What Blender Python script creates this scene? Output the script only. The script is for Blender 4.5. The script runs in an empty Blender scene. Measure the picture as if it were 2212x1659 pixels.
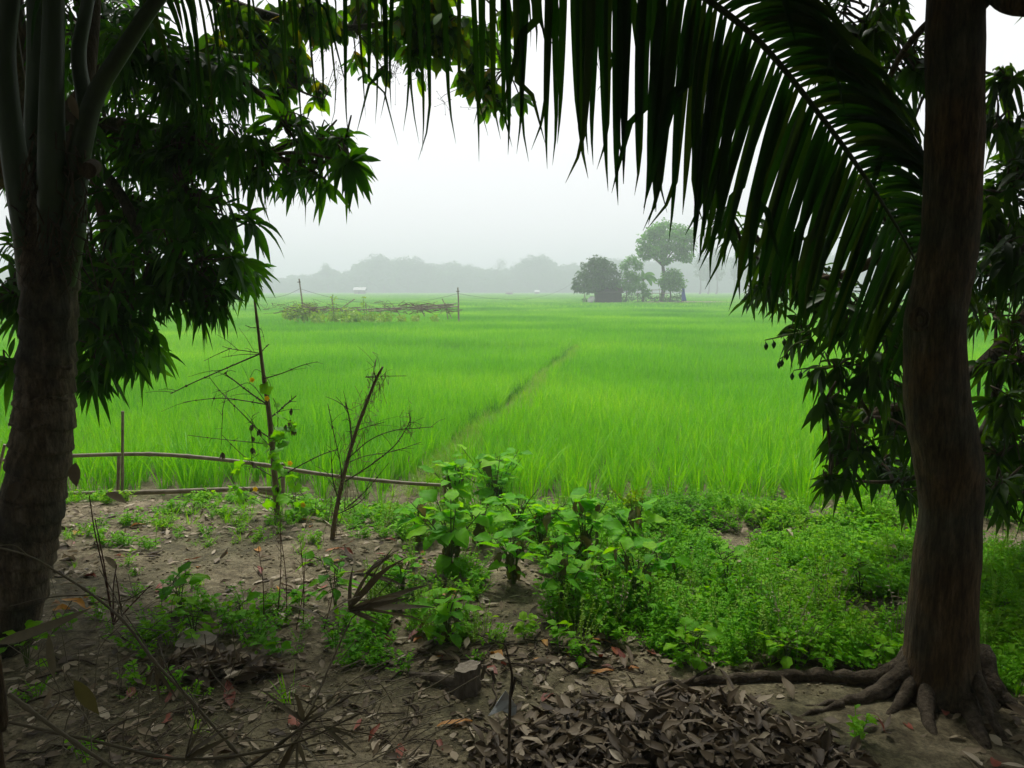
import bpy, math, random
import numpy as np
from mathutils import Vector, Matrix, Quaternion

random.seed(7)
RNG = np.random.default_rng(11)
SC = bpy.context.scene
COL = SC.collection

# ------------------------------------------------------------------ camera, sky, sun, exposure
CAM_Z, PITCH, FPX = 1.6, math.radians(6.93), 773.0
cam_d = bpy.data.cameras.new('camera')
cam_d.sensor_width = 36.0
cam_d.lens = 36.0 * FPX / 1024.0
cam_d.clip_start, cam_d.clip_end = 0.05, 3000.0
cam = bpy.data.objects.new('camera', cam_d)
COL.objects.link(cam)
cam.location = (0, 0, CAM_Z)
cam.rotation_euler = (math.pi / 2 - PITCH, 0, 0)
SC.camera = cam

SUN_EL, SUN_AZ = math.radians(57), math.radians(-12)      # ahead of the camera, a little to the left
W = bpy.data.worlds.new('World')
SC.world = W
W.use_nodes = True
wn, wl = W.node_tree.nodes, W.node_tree.links
wn.clear()
wo = wn.new('ShaderNodeOutputWorld')
bg = wn.new('ShaderNodeBackground')
sky = wn.new('ShaderNodeTexSky')
sky.sky_type = 'NISHITA'
sky.sun_disc = False
sky.sun_elevation = SUN_EL
sky.sun_rotation = SUN_AZ
sky.dust_density = 7.0
sky.air_density = 1.0
hs = wn.new('ShaderNodeHueSaturation')
hs.inputs['Saturation'].default_value = 0.15
hs.inputs['Value'].default_value = 1.0
ov = wn.new('ShaderNodeMix')                                # thin even overcast over the clear-sky model
ov.data_type = 'RGBA'
ov.inputs['Factor'].default_value = 0.75
ov.inputs['B'].default_value = (8.6, 8.65, 8.8, 1)
wl.new(sky.outputs['Color'], hs.inputs['Color'])
wl.new(hs.outputs['Color'], ov.inputs['A'])
wl.new(ov.outputs['Result'], bg.inputs['Color'])
bg.inputs['Strength'].default_value = 0.10
wl.new(bg.outputs['Background'], wo.inputs['Surface'])

sd = bpy.data.lights.new('sun', 'SUN')
sd.energy = 2.4
sd.angle = math.radians(14)
sd.color = (1.0, 0.97, 0.9)
sun = bpy.data.objects.new('sun', sd)
COL.objects.link(sun)
sv = Vector((math.sin(SUN_AZ) * math.cos(SUN_EL), math.cos(SUN_AZ) * math.cos(SUN_EL), math.sin(SUN_EL)))
sun.rotation_euler = sv.to_track_quat('Z', 'Y').to_euler()
sun.location = sv * 60

SC.view_settings.view_transform = 'Standard'
SC.view_settings.look = 'None'
SC.view_settings.exposure = 0.5
SC.view_settings.gamma = 1.0
SC.view_settings.use_curve_mapping = False
SC.render.engine = 'CYCLES'
cy = SC.cycles
cy.max_bounces = 7
cy.diffuse_bounces = 4
cy.glossy_bounces = 2
cy.transmission_bounces = 4
cy.transparent_max_bounces = 8
cy.volume_bounces = 2
cy.caustics_reflective = cy.caustics_refractive = False
cy.use_denoising = True
try:
    cy.denoiser = 'OPENIMAGEDENOISE'
except Exception:
    pass

# ------------------------------------------------------------------ picture <-> place (survey of the photograph, 2212 px wide)
SX = 1024.0 / 2212.0 / FPX
CP, SP = math.cos(PITCH), math.sin(PITCH)


def ray(u, v):
    xc, yc = (u - 1106.0) * SX, (829.5 - v) * SX
    return (xc, CP + yc * SP, -SP + yc * CP)


def P(u, v, d):
    r = ray(u, v)
    t = d / r[1]
    return Vector((r[0] * t, d, CAM_Z + r[2] * t))


def uv_of(x, y, z):
    dz = z - CAM_Z
    f = y * CP - dz * SP
    up = y * SP + dz * CP
    f = np.where(np.abs(f) < 1e-4, 1e-4, f)
    return 1106.0 + x / f / SX, 829.5 - up / f / SX


def mpx(d):
    return SX * d                                           # metres per survey pixel at depth d


def hash2(i, j, s):
    n = (i * 374761393 + j * 668265263 + s * 974634533) & 0xffffffff
    n = ((n ^ (n >> 13)) * 1274126177) & 0xffffffff
    return ((n ^ (n >> 16)) & 0xffff) / 65535.0


def vnoise(x, y, s=0):
    x, y = np.asarray(x, float), np.asarray(y, float)
    i, j = np.floor(x).astype(np.int64), np.floor(y).astype(np.int64)
    fx, fy = x - i, y - j
    fx, fy = fx * fx * (3 - 2 * fx), fy * fy * (3 - 2 * fy)
    a, b = hash2(i, j, s), hash2(i + 1, j, s)
    c, d = hash2(i, j + 1, s), hash2(i + 1, j + 1, s)
    return (a + (b - a) * fx) * (1 - fy) + (c + (d - c) * fx) * fy - 0.5


def sstep(a, b, x):
    t = np.clip((np.asarray(x, float) - a) / (b - a), 0, 1)
    return t * t * (3 - 2 * t)


FIELD_Z = -0.28
PILE_C = None


def edge_y(x):
    return 6.28 + 0.55 * sstep(0.2, -2.5, x)                # where the paddy begins


PATH_A, PATH_B = (-0.78, 6.9), (1.95, 22.6)                 # narrow bund between the two near paddies


def path_dist(x, y):
    ax, ay = PATH_A
    bx, by = PATH_B
    L = math.hypot(bx - ax, by - ay)
    tx, ty = (bx - ax) / L, (by - ay) / L
    s = (x - ax) * tx + (y - ay) * ty
    n = (x - ax) * ty - (y - ay) * tx
    n = n + 0.06 * np.sin(s * 0.9) + 0.05 * np.sin(s * 2.3 + 1)
    return n, s, L


def gz(x, y):
    x, y = np.asarray(x, float), np.asarray(y, float)
    e = edge_y(x)
    bank = sstep(e - 1.15, e - 0.05, y)
    z = FIELD_Z * bank
    near = 1 - sstep(6.2, 7.2, y)
    z = z + near * (0.06 * vnoise(x * 0.9, y * 0.9, 1) + 0.020 * vnoise(x * 3.1, y * 3.1, 2) + 0.014 * vnoise(x * 11, y * 11, 3))
    z = z + 0.10 * np.exp(-((y - 5.55) / 0.28) ** 2) * sstep(0.4, 1.3, x)
    z = z - 0.05 * np.exp(-((y - 5.05) / 0.22) ** 2) * sstep(0.8, 1.6, x)
    n, s, L = path_dist(x, y)
    z = z + 0.14 * np.exp(-(n / 0.22) ** 2) * sstep(-0.5, 0.5, s) * (1 - sstep(L, L + 1, s))
    return z


def G(u, v):
    r = ray(u, v)
    z = 0.0
    for _ in range(14):
        t = (z - CAM_Z) / r[2]
        z = 0.5 * z + 0.5 * float(gz(r[0] * t, r[1] * t))
    t = (z - CAM_Z) / r[2]
    return Vector((r[0] * t, r[1] * t, float(gz(r[0] * t, r[1] * t))))


# ------------------------------------------------------------------ mesh helpers
WL = {}


def V(*a):
    return Vector(a)


def catmull(pts, k=6):
    pts = [Vector(p) for p in pts]
    if len(pts) < 3:
        a, b = pts[0], pts[-1]
        return [a.lerp(b, i / k) for i in range(k + 1)]
    q = [pts[0] * 2 - pts[1]] + pts + [pts[-1] * 2 - pts[-2]]
    out = []
    for i in range(1, len(q) - 2):
        p0, p1, p2, p3 = q[i - 1], q[i], q[i + 1], q[i + 2]
        for j in range(k):
            t = j / k
            out.append(0.5 * ((2 * p1) + (p2 - p0) * t + (2 * p0 - 5 * p1 + 4 * p2 - p3) * t * t + (3 * p1 - p0 - 3 * p2 + p3) * t ** 3))
    out.append(pts[-1])
    return out


def lin(vals, n):
    return list(np.interp(np.linspace(0, 1, n), np.linspace(0, 1, len(vals)), vals))


class Acc:
    def __init__(self):
        self.v, self.f, self.m, self.t, self.n = [], [], [], [], 0

    def add(self, verts, faces, mat=0, tint=0.5):
        verts = np.asarray(verts, float).reshape(-1, 3)
        faces = np.asarray(faces, np.int64)
        self.v.append(verts)
        self.f.append(faces + self.n)
        self.m.append(np.full(len(faces), mat, np.int32))
        self.t.append(np.broadcast_to(np.asarray(tint, float), (len(verts),)).copy())
        self.n += len(verts)

    def tube(self, pts, radii, n=7, mat=0, tint=0.5, cap=True, rough=0.0, flute=None):
        pts = [Vector(p) for p in pts]
        m = len(pts)
        if np.isscalar(radii):
            radii = [radii] * m
        if len(radii) != m:
            radii = lin(radii, m)
        tang = []
        for i in range(m):
            t = pts[min(i + 1, m - 1)] - pts[max(i - 1, 0)]
            tang.append(t.normalized() if t.length > 1e-9 else V(0, 0, 1))
        a = tang[0].orthogonal().normalized()
        vs = []
        for i in range(m):
            if i:
                a = (a - tang[i] * a.dot(tang[i]))
                a = a.normalized() if a.length > 1e-6 else tang[i].orthogonal().normalized()
            b = tang[i].cross(a)
            for k in range(n):
                an = 2 * math.pi * k / n
                r = radii[i] * (1 + (random.uniform(-rough, rough) if rough else 0))
                if flute:
                    r *= 1 + flute * float(vnoise(k * 24.0 / n + 40, i * .11, 5)) + flute * .8 * float(vnoise(k * 60.0 / n, i * .25, 6))
                vs.append(pts[i] + (a * math.cos(an) + b * math.sin(an)) * r)
        fs = []
        for i in range(m - 1):
            for k in range(n):
                fs.append((i * n + k, i * n + (k + 1) % n, (i + 1) * n + (k + 1) % n, (i + 1) * n + k))
        self.add([tuple(p) for p in vs], fs, mat, tint)
        if cap:
            for ring, pt in ((0, pts[0]), (m - 1, pts[-1])):
                idx = [tuple(vs[ring * n + k]) for k in range(n)] + [tuple(pt)]
                tr = [(k, (k + 1) % n, n) for k in range(n)] if ring else [((k + 1) % n, k, n) for k in range(n)]
                self.add(idx, tr, mat, tint)

    def leaves(self, base, d, up, L, Wd, droop, fold, prof, tint, mat=0, wave=0.0, rng=RNG):
        base, d, up = (np.atleast_2d(np.asarray(a, float)) for a in (base, d, up))
        N = len(base)
        one = np.ones(N)
        L, Wd, droop, fold, tint = (np.asarray(a, float) * one for a in (L, Wd, droop, fold, tint))
        d = d / np.maximum(np.linalg.norm(d, axis=1, keepdims=True), 1e-9)
        side = np.cross(d, up)
        ln = np.linalg.norm(side, axis=1, keepdims=True)
        side = np.where(ln < 1e-4, np.array([[1.0, 0, 0]]), side / np.maximum(ln, 1e-9))
        nrm = np.cross(side, d)
        prof = np.asarray(prof, float)
        S = len(prof)
        t = np.linspace(0, 1, S)
        tt = t[None, :, None]
        dr = droop[:, None, None]
        c = base[:, None, :] + d[:, None, :] * (L[:, None, None] * tt * (1 - 0.33 * dr * tt))
        c[:, :, 2] -= (droop[:, None] * L[:, None]) * t[None, :] ** 2
        w = (Wd[:, None] * prof[None, :] * 0.5)[:, :, None]
        e = nrm[:, None, :] * (fold[:, None, None] * w)
        wl_ = nrm[:, None, :] * (wave * w * rng.uniform(-1, 1, (N, S, 1))) if wave else 0
        wr_ = nrm[:, None, :] * (wave * w * rng.uniform(-1, 1, (N, S, 1))) if wave else 0
        l = c - side[:, None, :] * w + e + wl_
        r = c + side[:, None, :] * w + e + wr_
        verts = np.stack([l, c, r], axis=2).reshape(-1, 3)
        fa = []
        for i in range(S - 1):
            o, q = i * 3, (i + 1) * 3
            fa += [(o, o + 1, q + 1, q), (o + 1, o + 2, q + 2, q + 1)]
        fa = np.array(fa)
        faces = (fa[None] + (np.arange(N) * S * 3)[:, None, None]).reshape(-1, 4)
        self.add(verts, faces, mat, np.repeat(tint, S * 3))

    def mesh(self, name, mats, origin=(0, 0, 0), smooth=True):
        me = bpy.data.meshes.new(name)
        if not self.v:
            return me
        v = np.concatenate(self.v) - np.asarray(origin, float)
        loops = np.concatenate([f.ravel() for f in self.f]).astype(np.int32)
        tot = np.concatenate([np.full(len(f), f.shape[1], np.int32) for f in self.f])
        st = np.concatenate([[0], np.cumsum(tot)[:-1]]).astype(np.int32)
        me.vertices.add(len(v))
        me.vertices.foreach_set('co', v.ravel().astype(np.float32))
        me.loops.add(len(loops))
        me.loops.foreach_set('vertex_index', loops)
        me.polygons.add(len(tot))
        me.polygons.foreach_set('loop_start', st)
        me.polygons.foreach_set('loop_total', tot)
        me.polygons.foreach_set('material_index', np.concatenate(self.m))
        me.polygons.foreach_set('use_smooth', np.full(len(tot), smooth))
        at = me.attributes.new('tint', 'FLOAT', 'POINT')
        at.data.foreach_set('value', np.concatenate(self.t).astype(np.float32))
        for m in (mats if isinstance(mats, (list, tuple)) else [mats]):
            me.materials.append(m)
        me.update(calc_edges=True)
        me.validate()
        return me

    def obj(self, name, mats, parent=None, origin=None, smooth=True):
        if origin is None:
            origin = WL[parent.name] if parent is not None else Vector((0, 0, 0))
        origin = Vector(origin)
        me = self.mesh(name, mats, origin, smooth)
        return put(name, me, origin, parent)


def put(name, data, loc, parent=None):
    o = bpy.data.objects.new(name, data)
    COL.objects.link(o)
    loc = Vector(loc)
    if parent is not None:
        o.parent = parent
        o.location = loc - WL[parent.name]
    else:
        o.location = loc
    WL[o.name] = loc
    return o


def tag(o, label=None, cat=None, group=None, kind=None):
    if label:
        o['label'] = label
    if cat:
        o['category'] = cat
    if group:
        o['group'] = group
    if kind:
        o['kind'] = kind
    return o


def empty(name, loc, label, cat, group=None):
    return tag(put(name, None, loc), label, cat, group)


def unit(n, rng=RNG):
    v = rng.normal(size=(n, 3))
    return v / np.linalg.norm(v, axis=1, keepdims=True)


# ------------------------------------------------------------------ materials
def newmat(name):
    m = bpy.data.materials.new(name)
    m.use_nodes = True
    nt = m.node_tree
    nt.nodes.clear()
    out = nt.nodes.new('ShaderNodeOutputMaterial')
    return m, nt, out


def ramp(nt, cols, interp='LINEAR'):
    r = nt.nodes.new('ShaderNodeValToRGB')
    r.color_ramp.interpolation = interp
    el = r.color_ramp.elements
    n = len(cols)
    while len(el) < n:
        el.new(0.5)
    for i, c in enumerate(cols):
        el[i].position = i / max(1, n - 1)
        el[i].color = (*c, 1)
    return r


def leaf_mat(name, cols, tw=0.4, tval=1.8, rough=0.45, spec=0.35, under=None, noise=0.0, nscale=1.0, thue=0.49):
    m, nt, out = newmat(name)
    N, Lk = nt.nodes, nt.links
    at = N.new('ShaderNodeAttribute')
    at.attribute_name = 'tint'
    oi = N.new('ShaderNodeObjectInfo')
    ad = N.new('ShaderNodeMath')
    ad.operation = 'ADD'
    Lk.new(at.outputs['Fac'], ad.inputs[0])
    Lk.new(oi.outputs['Random'], ad.inputs[1])
    fac = ad.outputs[0]
    if noise:
        geo = N.new('ShaderNodeNewGeometry')
        nz = N.new('ShaderNodeTexNoise')
        nz.inputs['Scale'].default_value = nscale
        nz.inputs['Detail'].default_value = 4
        Lk.new(geo.outputs['Position'], nz.inputs['Vector'])
        mp = N.new('ShaderNodeMath')
        mp.operation = 'MULTIPLY_ADD'
        Lk.new(nz.outputs['Fac'], mp.inputs[0])
        mp.inputs[1].default_value = noise
        mp.inputs[2].default_value = -noise * 0.5
        sc = N.new('ShaderNodeMath')
        sc.operation = 'MULTIPLY_ADD'
        fr0 = N.new('ShaderNodeMath')
        fr0.operation = 'FRACT'
        Lk.new(fac, fr0.inputs[0])
        Lk.new(fr0.outputs[0], sc.inputs[0])
        sc.inputs[1].default_value = 0.5
        sc.inputs[2].default_value = 0.25
        a2 = N.new('ShaderNodeMath')
        a2.operation = 'ADD'
        a2.use_clamp = True
        Lk.new(sc.outputs[0], a2.inputs[0])
        Lk.new(mp.outputs[0], a2.inputs[1])
        fac = a2.outputs[0]
    else:
        fr = N.new('ShaderNodeMath')
        fr.operation = 'FRACT'
        Lk.new(fac, fr.inputs[0])
        fac = fr.outputs[0]
    r = ramp(nt, cols)
    Lk.new(fac, r.inputs['Fac'])
    col = r.outputs['Color']
    # fine blotches on the blade
    nb = N.new('ShaderNodeTexNoise')
    nb.inputs['Scale'].default_value = 35
    nb.inputs['Detail'].default_value = 3
    tc = N.new('ShaderNodeTexCoord')
    Lk.new(tc.outputs['Object'], nb.inputs['Vector'])
    h0 = N.new('ShaderNodeHueSaturation')
    mr = N.new('ShaderNodeMapRange')
    mr.inputs['To Min'].default_value = 0.72
    mr.inputs['To Max'].default_value = 1.28
    Lk.new(nb.outputs['Fac'], mr.inputs['Value'])
    Lk.new(mr.outputs['Result'], h0.inputs['Value'])
    Lk.new(col, h0.inputs['Color'])
    col = h0.outputs['Color']
    pr = N.new('ShaderNodeBsdfPrincipled')
    pr.inputs['Roughness'].default_value = rough
    pr.inputs['Specular IOR Level'].default_value = spec
    c1 = col
    if under:
        geo2 = N.new('ShaderNodeNewGeometry')
        mx = N.new('ShaderNodeMix')
        mx.data_type = 'RGBA'
        Lk.new(geo2.outputs['Backfacing'], mx.inputs['Factor'])
        Lk.new(col, mx.inputs['A'])
        mx.inputs['B'].default_value = (*under, 1)
        c1 = mx.outputs['Result']
    Lk.new(c1, pr.inputs['Base Color'])
    tr = N.new('ShaderNodeBsdfTranslucent')
    h = N.new('ShaderNodeHueSaturation')
    h.inputs['Hue'].default_value = thue
    h.inputs['Saturation'].default_value = 1.1
    h.inputs['Value'].default_value = tval
    Lk.new(col, h.inputs['Color'])
    Lk.new(h.outputs['Color'], tr.inputs['Color'])
    ms = N.new('ShaderNodeMixShader')
    ms.inputs['Fac'].default_value = tw
    Lk.new(pr.outputs[0], ms.inputs[1])
    Lk.new(tr.outputs[0], ms.inputs[2])
    Lk.new(ms.outputs[0], out.inputs['Surface'])
    return m


def rough_mat(name, cols, scale=8.0, stretch=(1, 1, 1), rough=0.85, bump=0.3, bscale=None, detail=6, spec=0.2, cols2=None, scale2=1.5, speck=None):
    m, nt, out = newmat(name)
    N, Lk = nt.nodes, nt.links
    tc = N.new('ShaderNodeTexCoord')
    mp = N.new('ShaderNodeMapping')
    mp.inputs['Scale'].default_value = stretch
    Lk.new(tc.outputs['Object'], mp.inputs['Vector'])
    nz = N.new('ShaderNodeTexNoise')
    nz.inputs['Scale'].default_value = scale
    nz.inputs['Detail'].default_value = detail
    nz.inputs['Roughness'].default_value = 0.65
    Lk.new(mp.outputs[0], nz.inputs['Vector'])
    r = ramp(nt, cols)
    ctr = N.new('ShaderNodeMapRange')
    ctr.inputs['From Min'].default_value = 0.3
    ctr.inputs['From Max'].default_value = 0.7
    Lk.new(nz.outputs['Fac'], ctr.inputs['Value'])
    Lk.new(ctr.outputs[0], r.inputs['Fac'])
    col = r.outputs['Color']
    if cols2:
        n2 = N.new('ShaderNodeTexNoise')
        n2.inputs['Scale'].default_value = scale2
        n2.inputs['Detail'].default_value = 5
        Lk.new(tc.outputs['Object'], n2.inputs['Vector'])
        c2 = N.new('ShaderNodeMapRange')
        c2.inputs['From Min'].default_value = 0.45
        c2.inputs['From Max'].default_value = 0.62
        Lk.new(n2.outputs['Fac'], c2.inputs['Value'])
        mx = N.new('ShaderNodeMix')
        mx.data_type = 'RGBA'
        r2 = ramp(nt, cols2)
        Lk.new(ctr.outputs[0], r2.inputs['Fac'])
        Lk.new(c2.outputs[0], mx.inputs['Factor'])
        Lk.new(col, mx.inputs['A'])
        Lk.new(r2.outputs['Color'], mx.inputs['B'])
        col = mx.outputs['Result']
    if speck:                                               # grit, fissures and crumbs in the surface colour
        n3 = N.new('ShaderNodeTexNoise')
        n3.inputs['Scale'].default_value = speck[0]
        n3.inputs['Detail'].default_value = 5
        n3.inputs['Roughness'].default_value = 0.75
        Lk.new(mp.outputs[0], n3.inputs['Vector'])
        m3 = N.new('ShaderNodeMapRange')
        m3.inputs['From Min'].default_value = 0.32
        m3.inputs['From Max'].default_value = 0.68
        m3.inputs['To Min'].default_value = speck[1]
        m3.inputs['To Max'].default_value = speck[2]
        Lk.new(n3.outputs['Fac'], m3.inputs['Value'])
        h3 = N.new('ShaderNodeHueSaturation')
        Lk.new(m3.outputs[0], h3.inputs['Value'])
        Lk.new(col, h3.inputs['Color'])
        col = h3.outputs['Color']
    pr = N.new('ShaderNodeBsdfPrincipled')
    pr.inputs['Roughness'].default_value = rough
    pr.inputs['Specular IOR Level'].default_value = spec
    Lk.new(col, pr.inputs['Base Color'])
    nb = N.new('ShaderNodeTexNoise')
    nb.inputs['Scale'].default_value = bscale or scale * 2
    nb.inputs['Detail'].default_value = 8
    nb.inputs['Roughness'].default_value = 0.7
    Lk.new(mp.outputs[0], nb.inputs['Vector'])
    bp = N.new('ShaderNodeBump')
    bp.inputs['Strength'].default_value = bump
    bp.inputs['Distance'].default_value = 0.02
    Lk.new(nb.outputs['Fac'], bp.inputs['Height'])
    Lk.new(bp.outputs[0], pr.inputs['Normal'])
    Lk.new(pr.outputs[0], out.inputs['Surface'])
    return m


M = {}
M['soil'] = rough_mat('soil', [(.080, .064, .034), (.175, .146, .084), (.29, .25, .155)], 9, bump=1.0, bscale=22, detail=10, speck=(48, .45, 1.5),
                      cols2=[(.05, .045, .022), (.11, .10, .05), (.18, .165, .09)], scale2=1.3)
M['rice'] = leaf_mat('rice', [(.050, .27, .006), (.115, .42, .010), (.20, .53, .014), (.38, .66, .04)], tw=0.36, tval=1.35, rough=0.5,
                     spec=0.22, noise=1.7, nscale=0.13, thue=0.49)
M['dry_rice'] = leaf_mat('dry_grass', [(.16, .36, .03), (.26, .42, .07), (.36, .46, .14)], tw=0.3, tval=1.2)
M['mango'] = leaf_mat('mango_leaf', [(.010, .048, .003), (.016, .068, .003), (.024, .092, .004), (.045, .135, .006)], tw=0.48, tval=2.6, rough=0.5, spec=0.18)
M['mango_r'] = leaf_mat('mango_leaf_dull', [(.011, .036, .003), (.016, .050, .003), (.024, .064, .004), (.036, .085, .006)], tw=0.38, tval=2.5, rough=0.5, spec=0.18)
M['jack'] = leaf_mat('ovate_leaf', [(.018, .055, .008), (.030, .085, .010), (.055, .14, .008), (.09, .20, .010), (.12, .085, .010)], tw=0.6, tval=2.6, rough=0.5, spec=0.2)
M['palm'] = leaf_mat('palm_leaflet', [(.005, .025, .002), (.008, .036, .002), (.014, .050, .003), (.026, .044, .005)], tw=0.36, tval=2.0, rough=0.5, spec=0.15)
M['brinjal'] = leaf_mat('broad_leaf', [(.075, .30, .004), (.11, .40, .006), (.16, .48, .008), (.24, .54, .012)], tw=0.45, tval=1.5, rough=0.6, spec=0.15, under=(.17, .27, .12))
M['wilt'] = leaf_mat('wilted_leaf', [(.055, .075, .016), (.09, .095, .025), (.12, .10, .03)], tw=0.3, tval=1.5, rough=0.7)
M['weed'] = leaf_mat('weed_leaf', [(.08, .30, .004), (.13, .40, .006), (.20, .48, .010), (.32, .54, .03)], tw=0.42, tval=1.4, rough=0.6, spec=0.12, noise=1.5, nscale=1.4)
M['weed_y'] = leaf_mat('weed_fine_leaf', [(.15, .36, .008), (.23, .42, .015), (.36, .48, .06)], tw=0.35, tval=1.5, rough=0.6, noise=0.6, nscale=2.0)
M['vine'] = leaf_mat('vine_leaf', [(.09, .30, .006), (.13, .37, .008), (.18, .42, .012)], tw=0.5, tval=1.8, rough=0.6)
M['shrub_y'] = leaf_mat('yellow_green_leaf', [(.16, .30, .02), (.24, .36, .03)], tw=0.45, tval=1.6)
M['tan'] = leaf_mat('dry_leaf_tan', [(.19, .14, .08), (.28, .22, .135), (.38, .315, .21), (.52, .45, .33)], tw=0.12, tval=1.1, rough=0.7, thue=0.5)
M['brown'] = leaf_mat('dry_leaf_brown', [(.050, .035, .018), (.090, .064, .034), (.15, .112, .064), (.26, .21, .135)], tw=0.1, tval=1.1, rough=0.65, thue=0.5)
M['orange'] = leaf_mat('fallen_leaf_orange', [(.42, .17, .03), (.50, .24, .03), (.36, .12, .03)], tw=0.2, tval=1.2, rough=0.55, thue=0.5)
M['red'] = leaf_mat('fallen_leaf_red', [(.22, .05, .03), (.28, .075, .03), (.18, .05, .035)], tw=0.15, tval=1.2, rough=0.55, thue=0.5)
M['drybam'] = leaf_mat('dry_bamboo_leaf', [(.08, .062, .034), (.12, .098, .055), (.17, .145, .09)], tw=0.18, tval=1.1, rough=0.7, thue=0.5)
M['bark'] = rough_mat('bark', [(.034, .021, .009), (.085, .054, .024), (.15, .10, .050)], 26, (1, 1, .18), bump=1.0, bscale=60, speck=(85, .4, 1.5),
                      cols2=[(.035, .032, .018), (.062, .056, .034), (.10, .094, .062)], scale2=3.2)
M['root'] = rough_mat('root_bark', [(.045, .033, .020), (.09, .070, .045), (.15, .12, .085)], 18, (1, 1, 1), bump=0.9, bscale=60, speck=(70, .45, 1.45))
M['palmbark'] = rough_mat('palm_bark', [(.038, .027, .014), (.10, .074, .044), (.21, .17, .115)], 22, (1, 1, .35), bump=1.0, bscale=50, speck=(60, .4, 1.5),
                          cols2=[(.025, .022, .015), (.05, .045, .03), (.09, .08, .055)], scale2=4)
M['petiole'] = rough_mat('palm_petiole', [(.020, .034, .013), (.036, .056, .024), (.06, .085, .042)], 6, (1, 1, .15), rough=0.5, bump=0.12, spec=0.25)
M['fibre'] = rough_mat('palm_fibre', [(.03, .02, .012), (.07, .05, .03), (.11, .08, .05)], 30, (1, 1, .2), bump=1.0)
M['rachis'] = rough_mat('palm_rachis', [(.022, .032, .012), (.04, .055, .02)], 10, rough=0.5, bump=0.1)
M['twig'] = rough_mat('twig', [(.035, .027, .018), (.07, .052, .034), (.11, .085, .055)], 20, bump=0.4)
M['bamboo'] = rough_mat('old_bamboo', [(.13, .10, .065), (.21, .175, .115), (.30, .26, .18)], 10, (1, 1, 1), rough=0.6, bump=0.25, spec=0.3)
M['culm'] = rough_mat('brown_bamboo', [(.10, .065, .035), (.16, .11, .06), (.22, .16, .09)], 14, rough=0.6, bump=0.2, spec=0.3)
M['stem'] = rough_mat('green_stem', [(.07, .11, .025), (.12, .16, .045)], 20, bump=0.2)
M['redstem'] = rough_mat('reddish_stem', [(.09, .045, .03), (.14, .075, .05)], 20, bump=0.2)
M['cut'] = rough_mat('cut_wood', [(.16, .135, .10), (.26, .225, .17), (.34, .30, .23)], 18, bump=0.5)
M['stump'] = rough_mat('stump_bark', [(.06, .048, .034), (.12, .10, .072), (.19, .16, .12)], 20, (1, 1, .4), bump=0.8)
M['fartree'] = leaf_mat('far_tree_leaf', [(.05, .17, .014), (.075, .24, .018), (.10, .30, .024), (.13, .34, .035)], tw=0.4, tval=1.6, rough=0.6)
M['fardark'] = leaf_mat('far_mango_leaf', [(.026, .085, .012), (.04, .12, .016), (.06, .16, .02)], tw=0.25, tval=1.6, rough=0.6)
M['fartrunk'] = rough_mat('far_trunk', [(.07, .06, .045), (.12, .105, .08)], 3, bump=0.2)
M['tin'] = rough_mat('tin_roof', [(.13, .135, .14), (.20, .205, .21)], 1.5, rough=0.5, bump=0.1, spec=0.4)
M['thatch'] = rough_mat('woven_wall', [(.03, .027, .024), (.06, .052, .044), (.085, .075, .062)], 5, (1, 1, 4), bump=0.5)
M['mudwall'] = rough_mat('mud_wall', [(.16, .14, .115), (.22, .19, .16)], 2, bump=0.3)
M['tarp'] = rough_mat('blue_tarp', [(.012, .05, .34), (.02, .075, .44)], 3, rough=0.45, bump=0.4, spec=0.4)
M['sack'] = rough_mat('white_sack', [(.60, .60, .58), (.75, .75, .73)], 4, rough=0.7, bump=0.4)
M['cable'] = rough_mat('cable', [(.05, .05, .055), (.07, .07, .075)], 5, bump=0.0)
M['yellow'] = leaf_mat('yellow_petal', [(.75, .50, .02), (.80, .60, .04)], tw=0.3, tval=1.1)
M['plastic'] = rough_mat('grey_plastic', [(.38, .40, .40), (.50, .52, .52)], 9, rough=0.4, bump=0.4, spec=0.4)
M['fruit'] = rough_mat('unripe_mango', [(.03, .07, .015), (.05, .09, .02)], 12, rough=0.4, bump=0.05)

LANCE = [0.10, 0.62, 0.95, 1.0, 0.82, 0.45, 0.03]
OVATE = [0.12, 0.70, 0.98, 1.0, 0.85, 0.50, 0.05]
BLADE = [0.55, 0.95, 1.0, 0.85, 0.5, 0.04]
SMALL = [0.15, 1.0, 0.85, 0.05]
LEAFLET = [0.35, 0.8, 1.0, 1.0, 0.97, 0.9, 0.78, 0.58, 0.33, 0.03]


# ------------------------------------------------------------------ geometry-node scatter for uncountable growth
def proto_collection(name, meshes):
    c = bpy.data.collections.new(name)
    for i, me in enumerate(meshes):
        o = bpy.data.objects.new('%s_%02d' % (name, i), me)
        c.objects.link(o)
    return c


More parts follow.
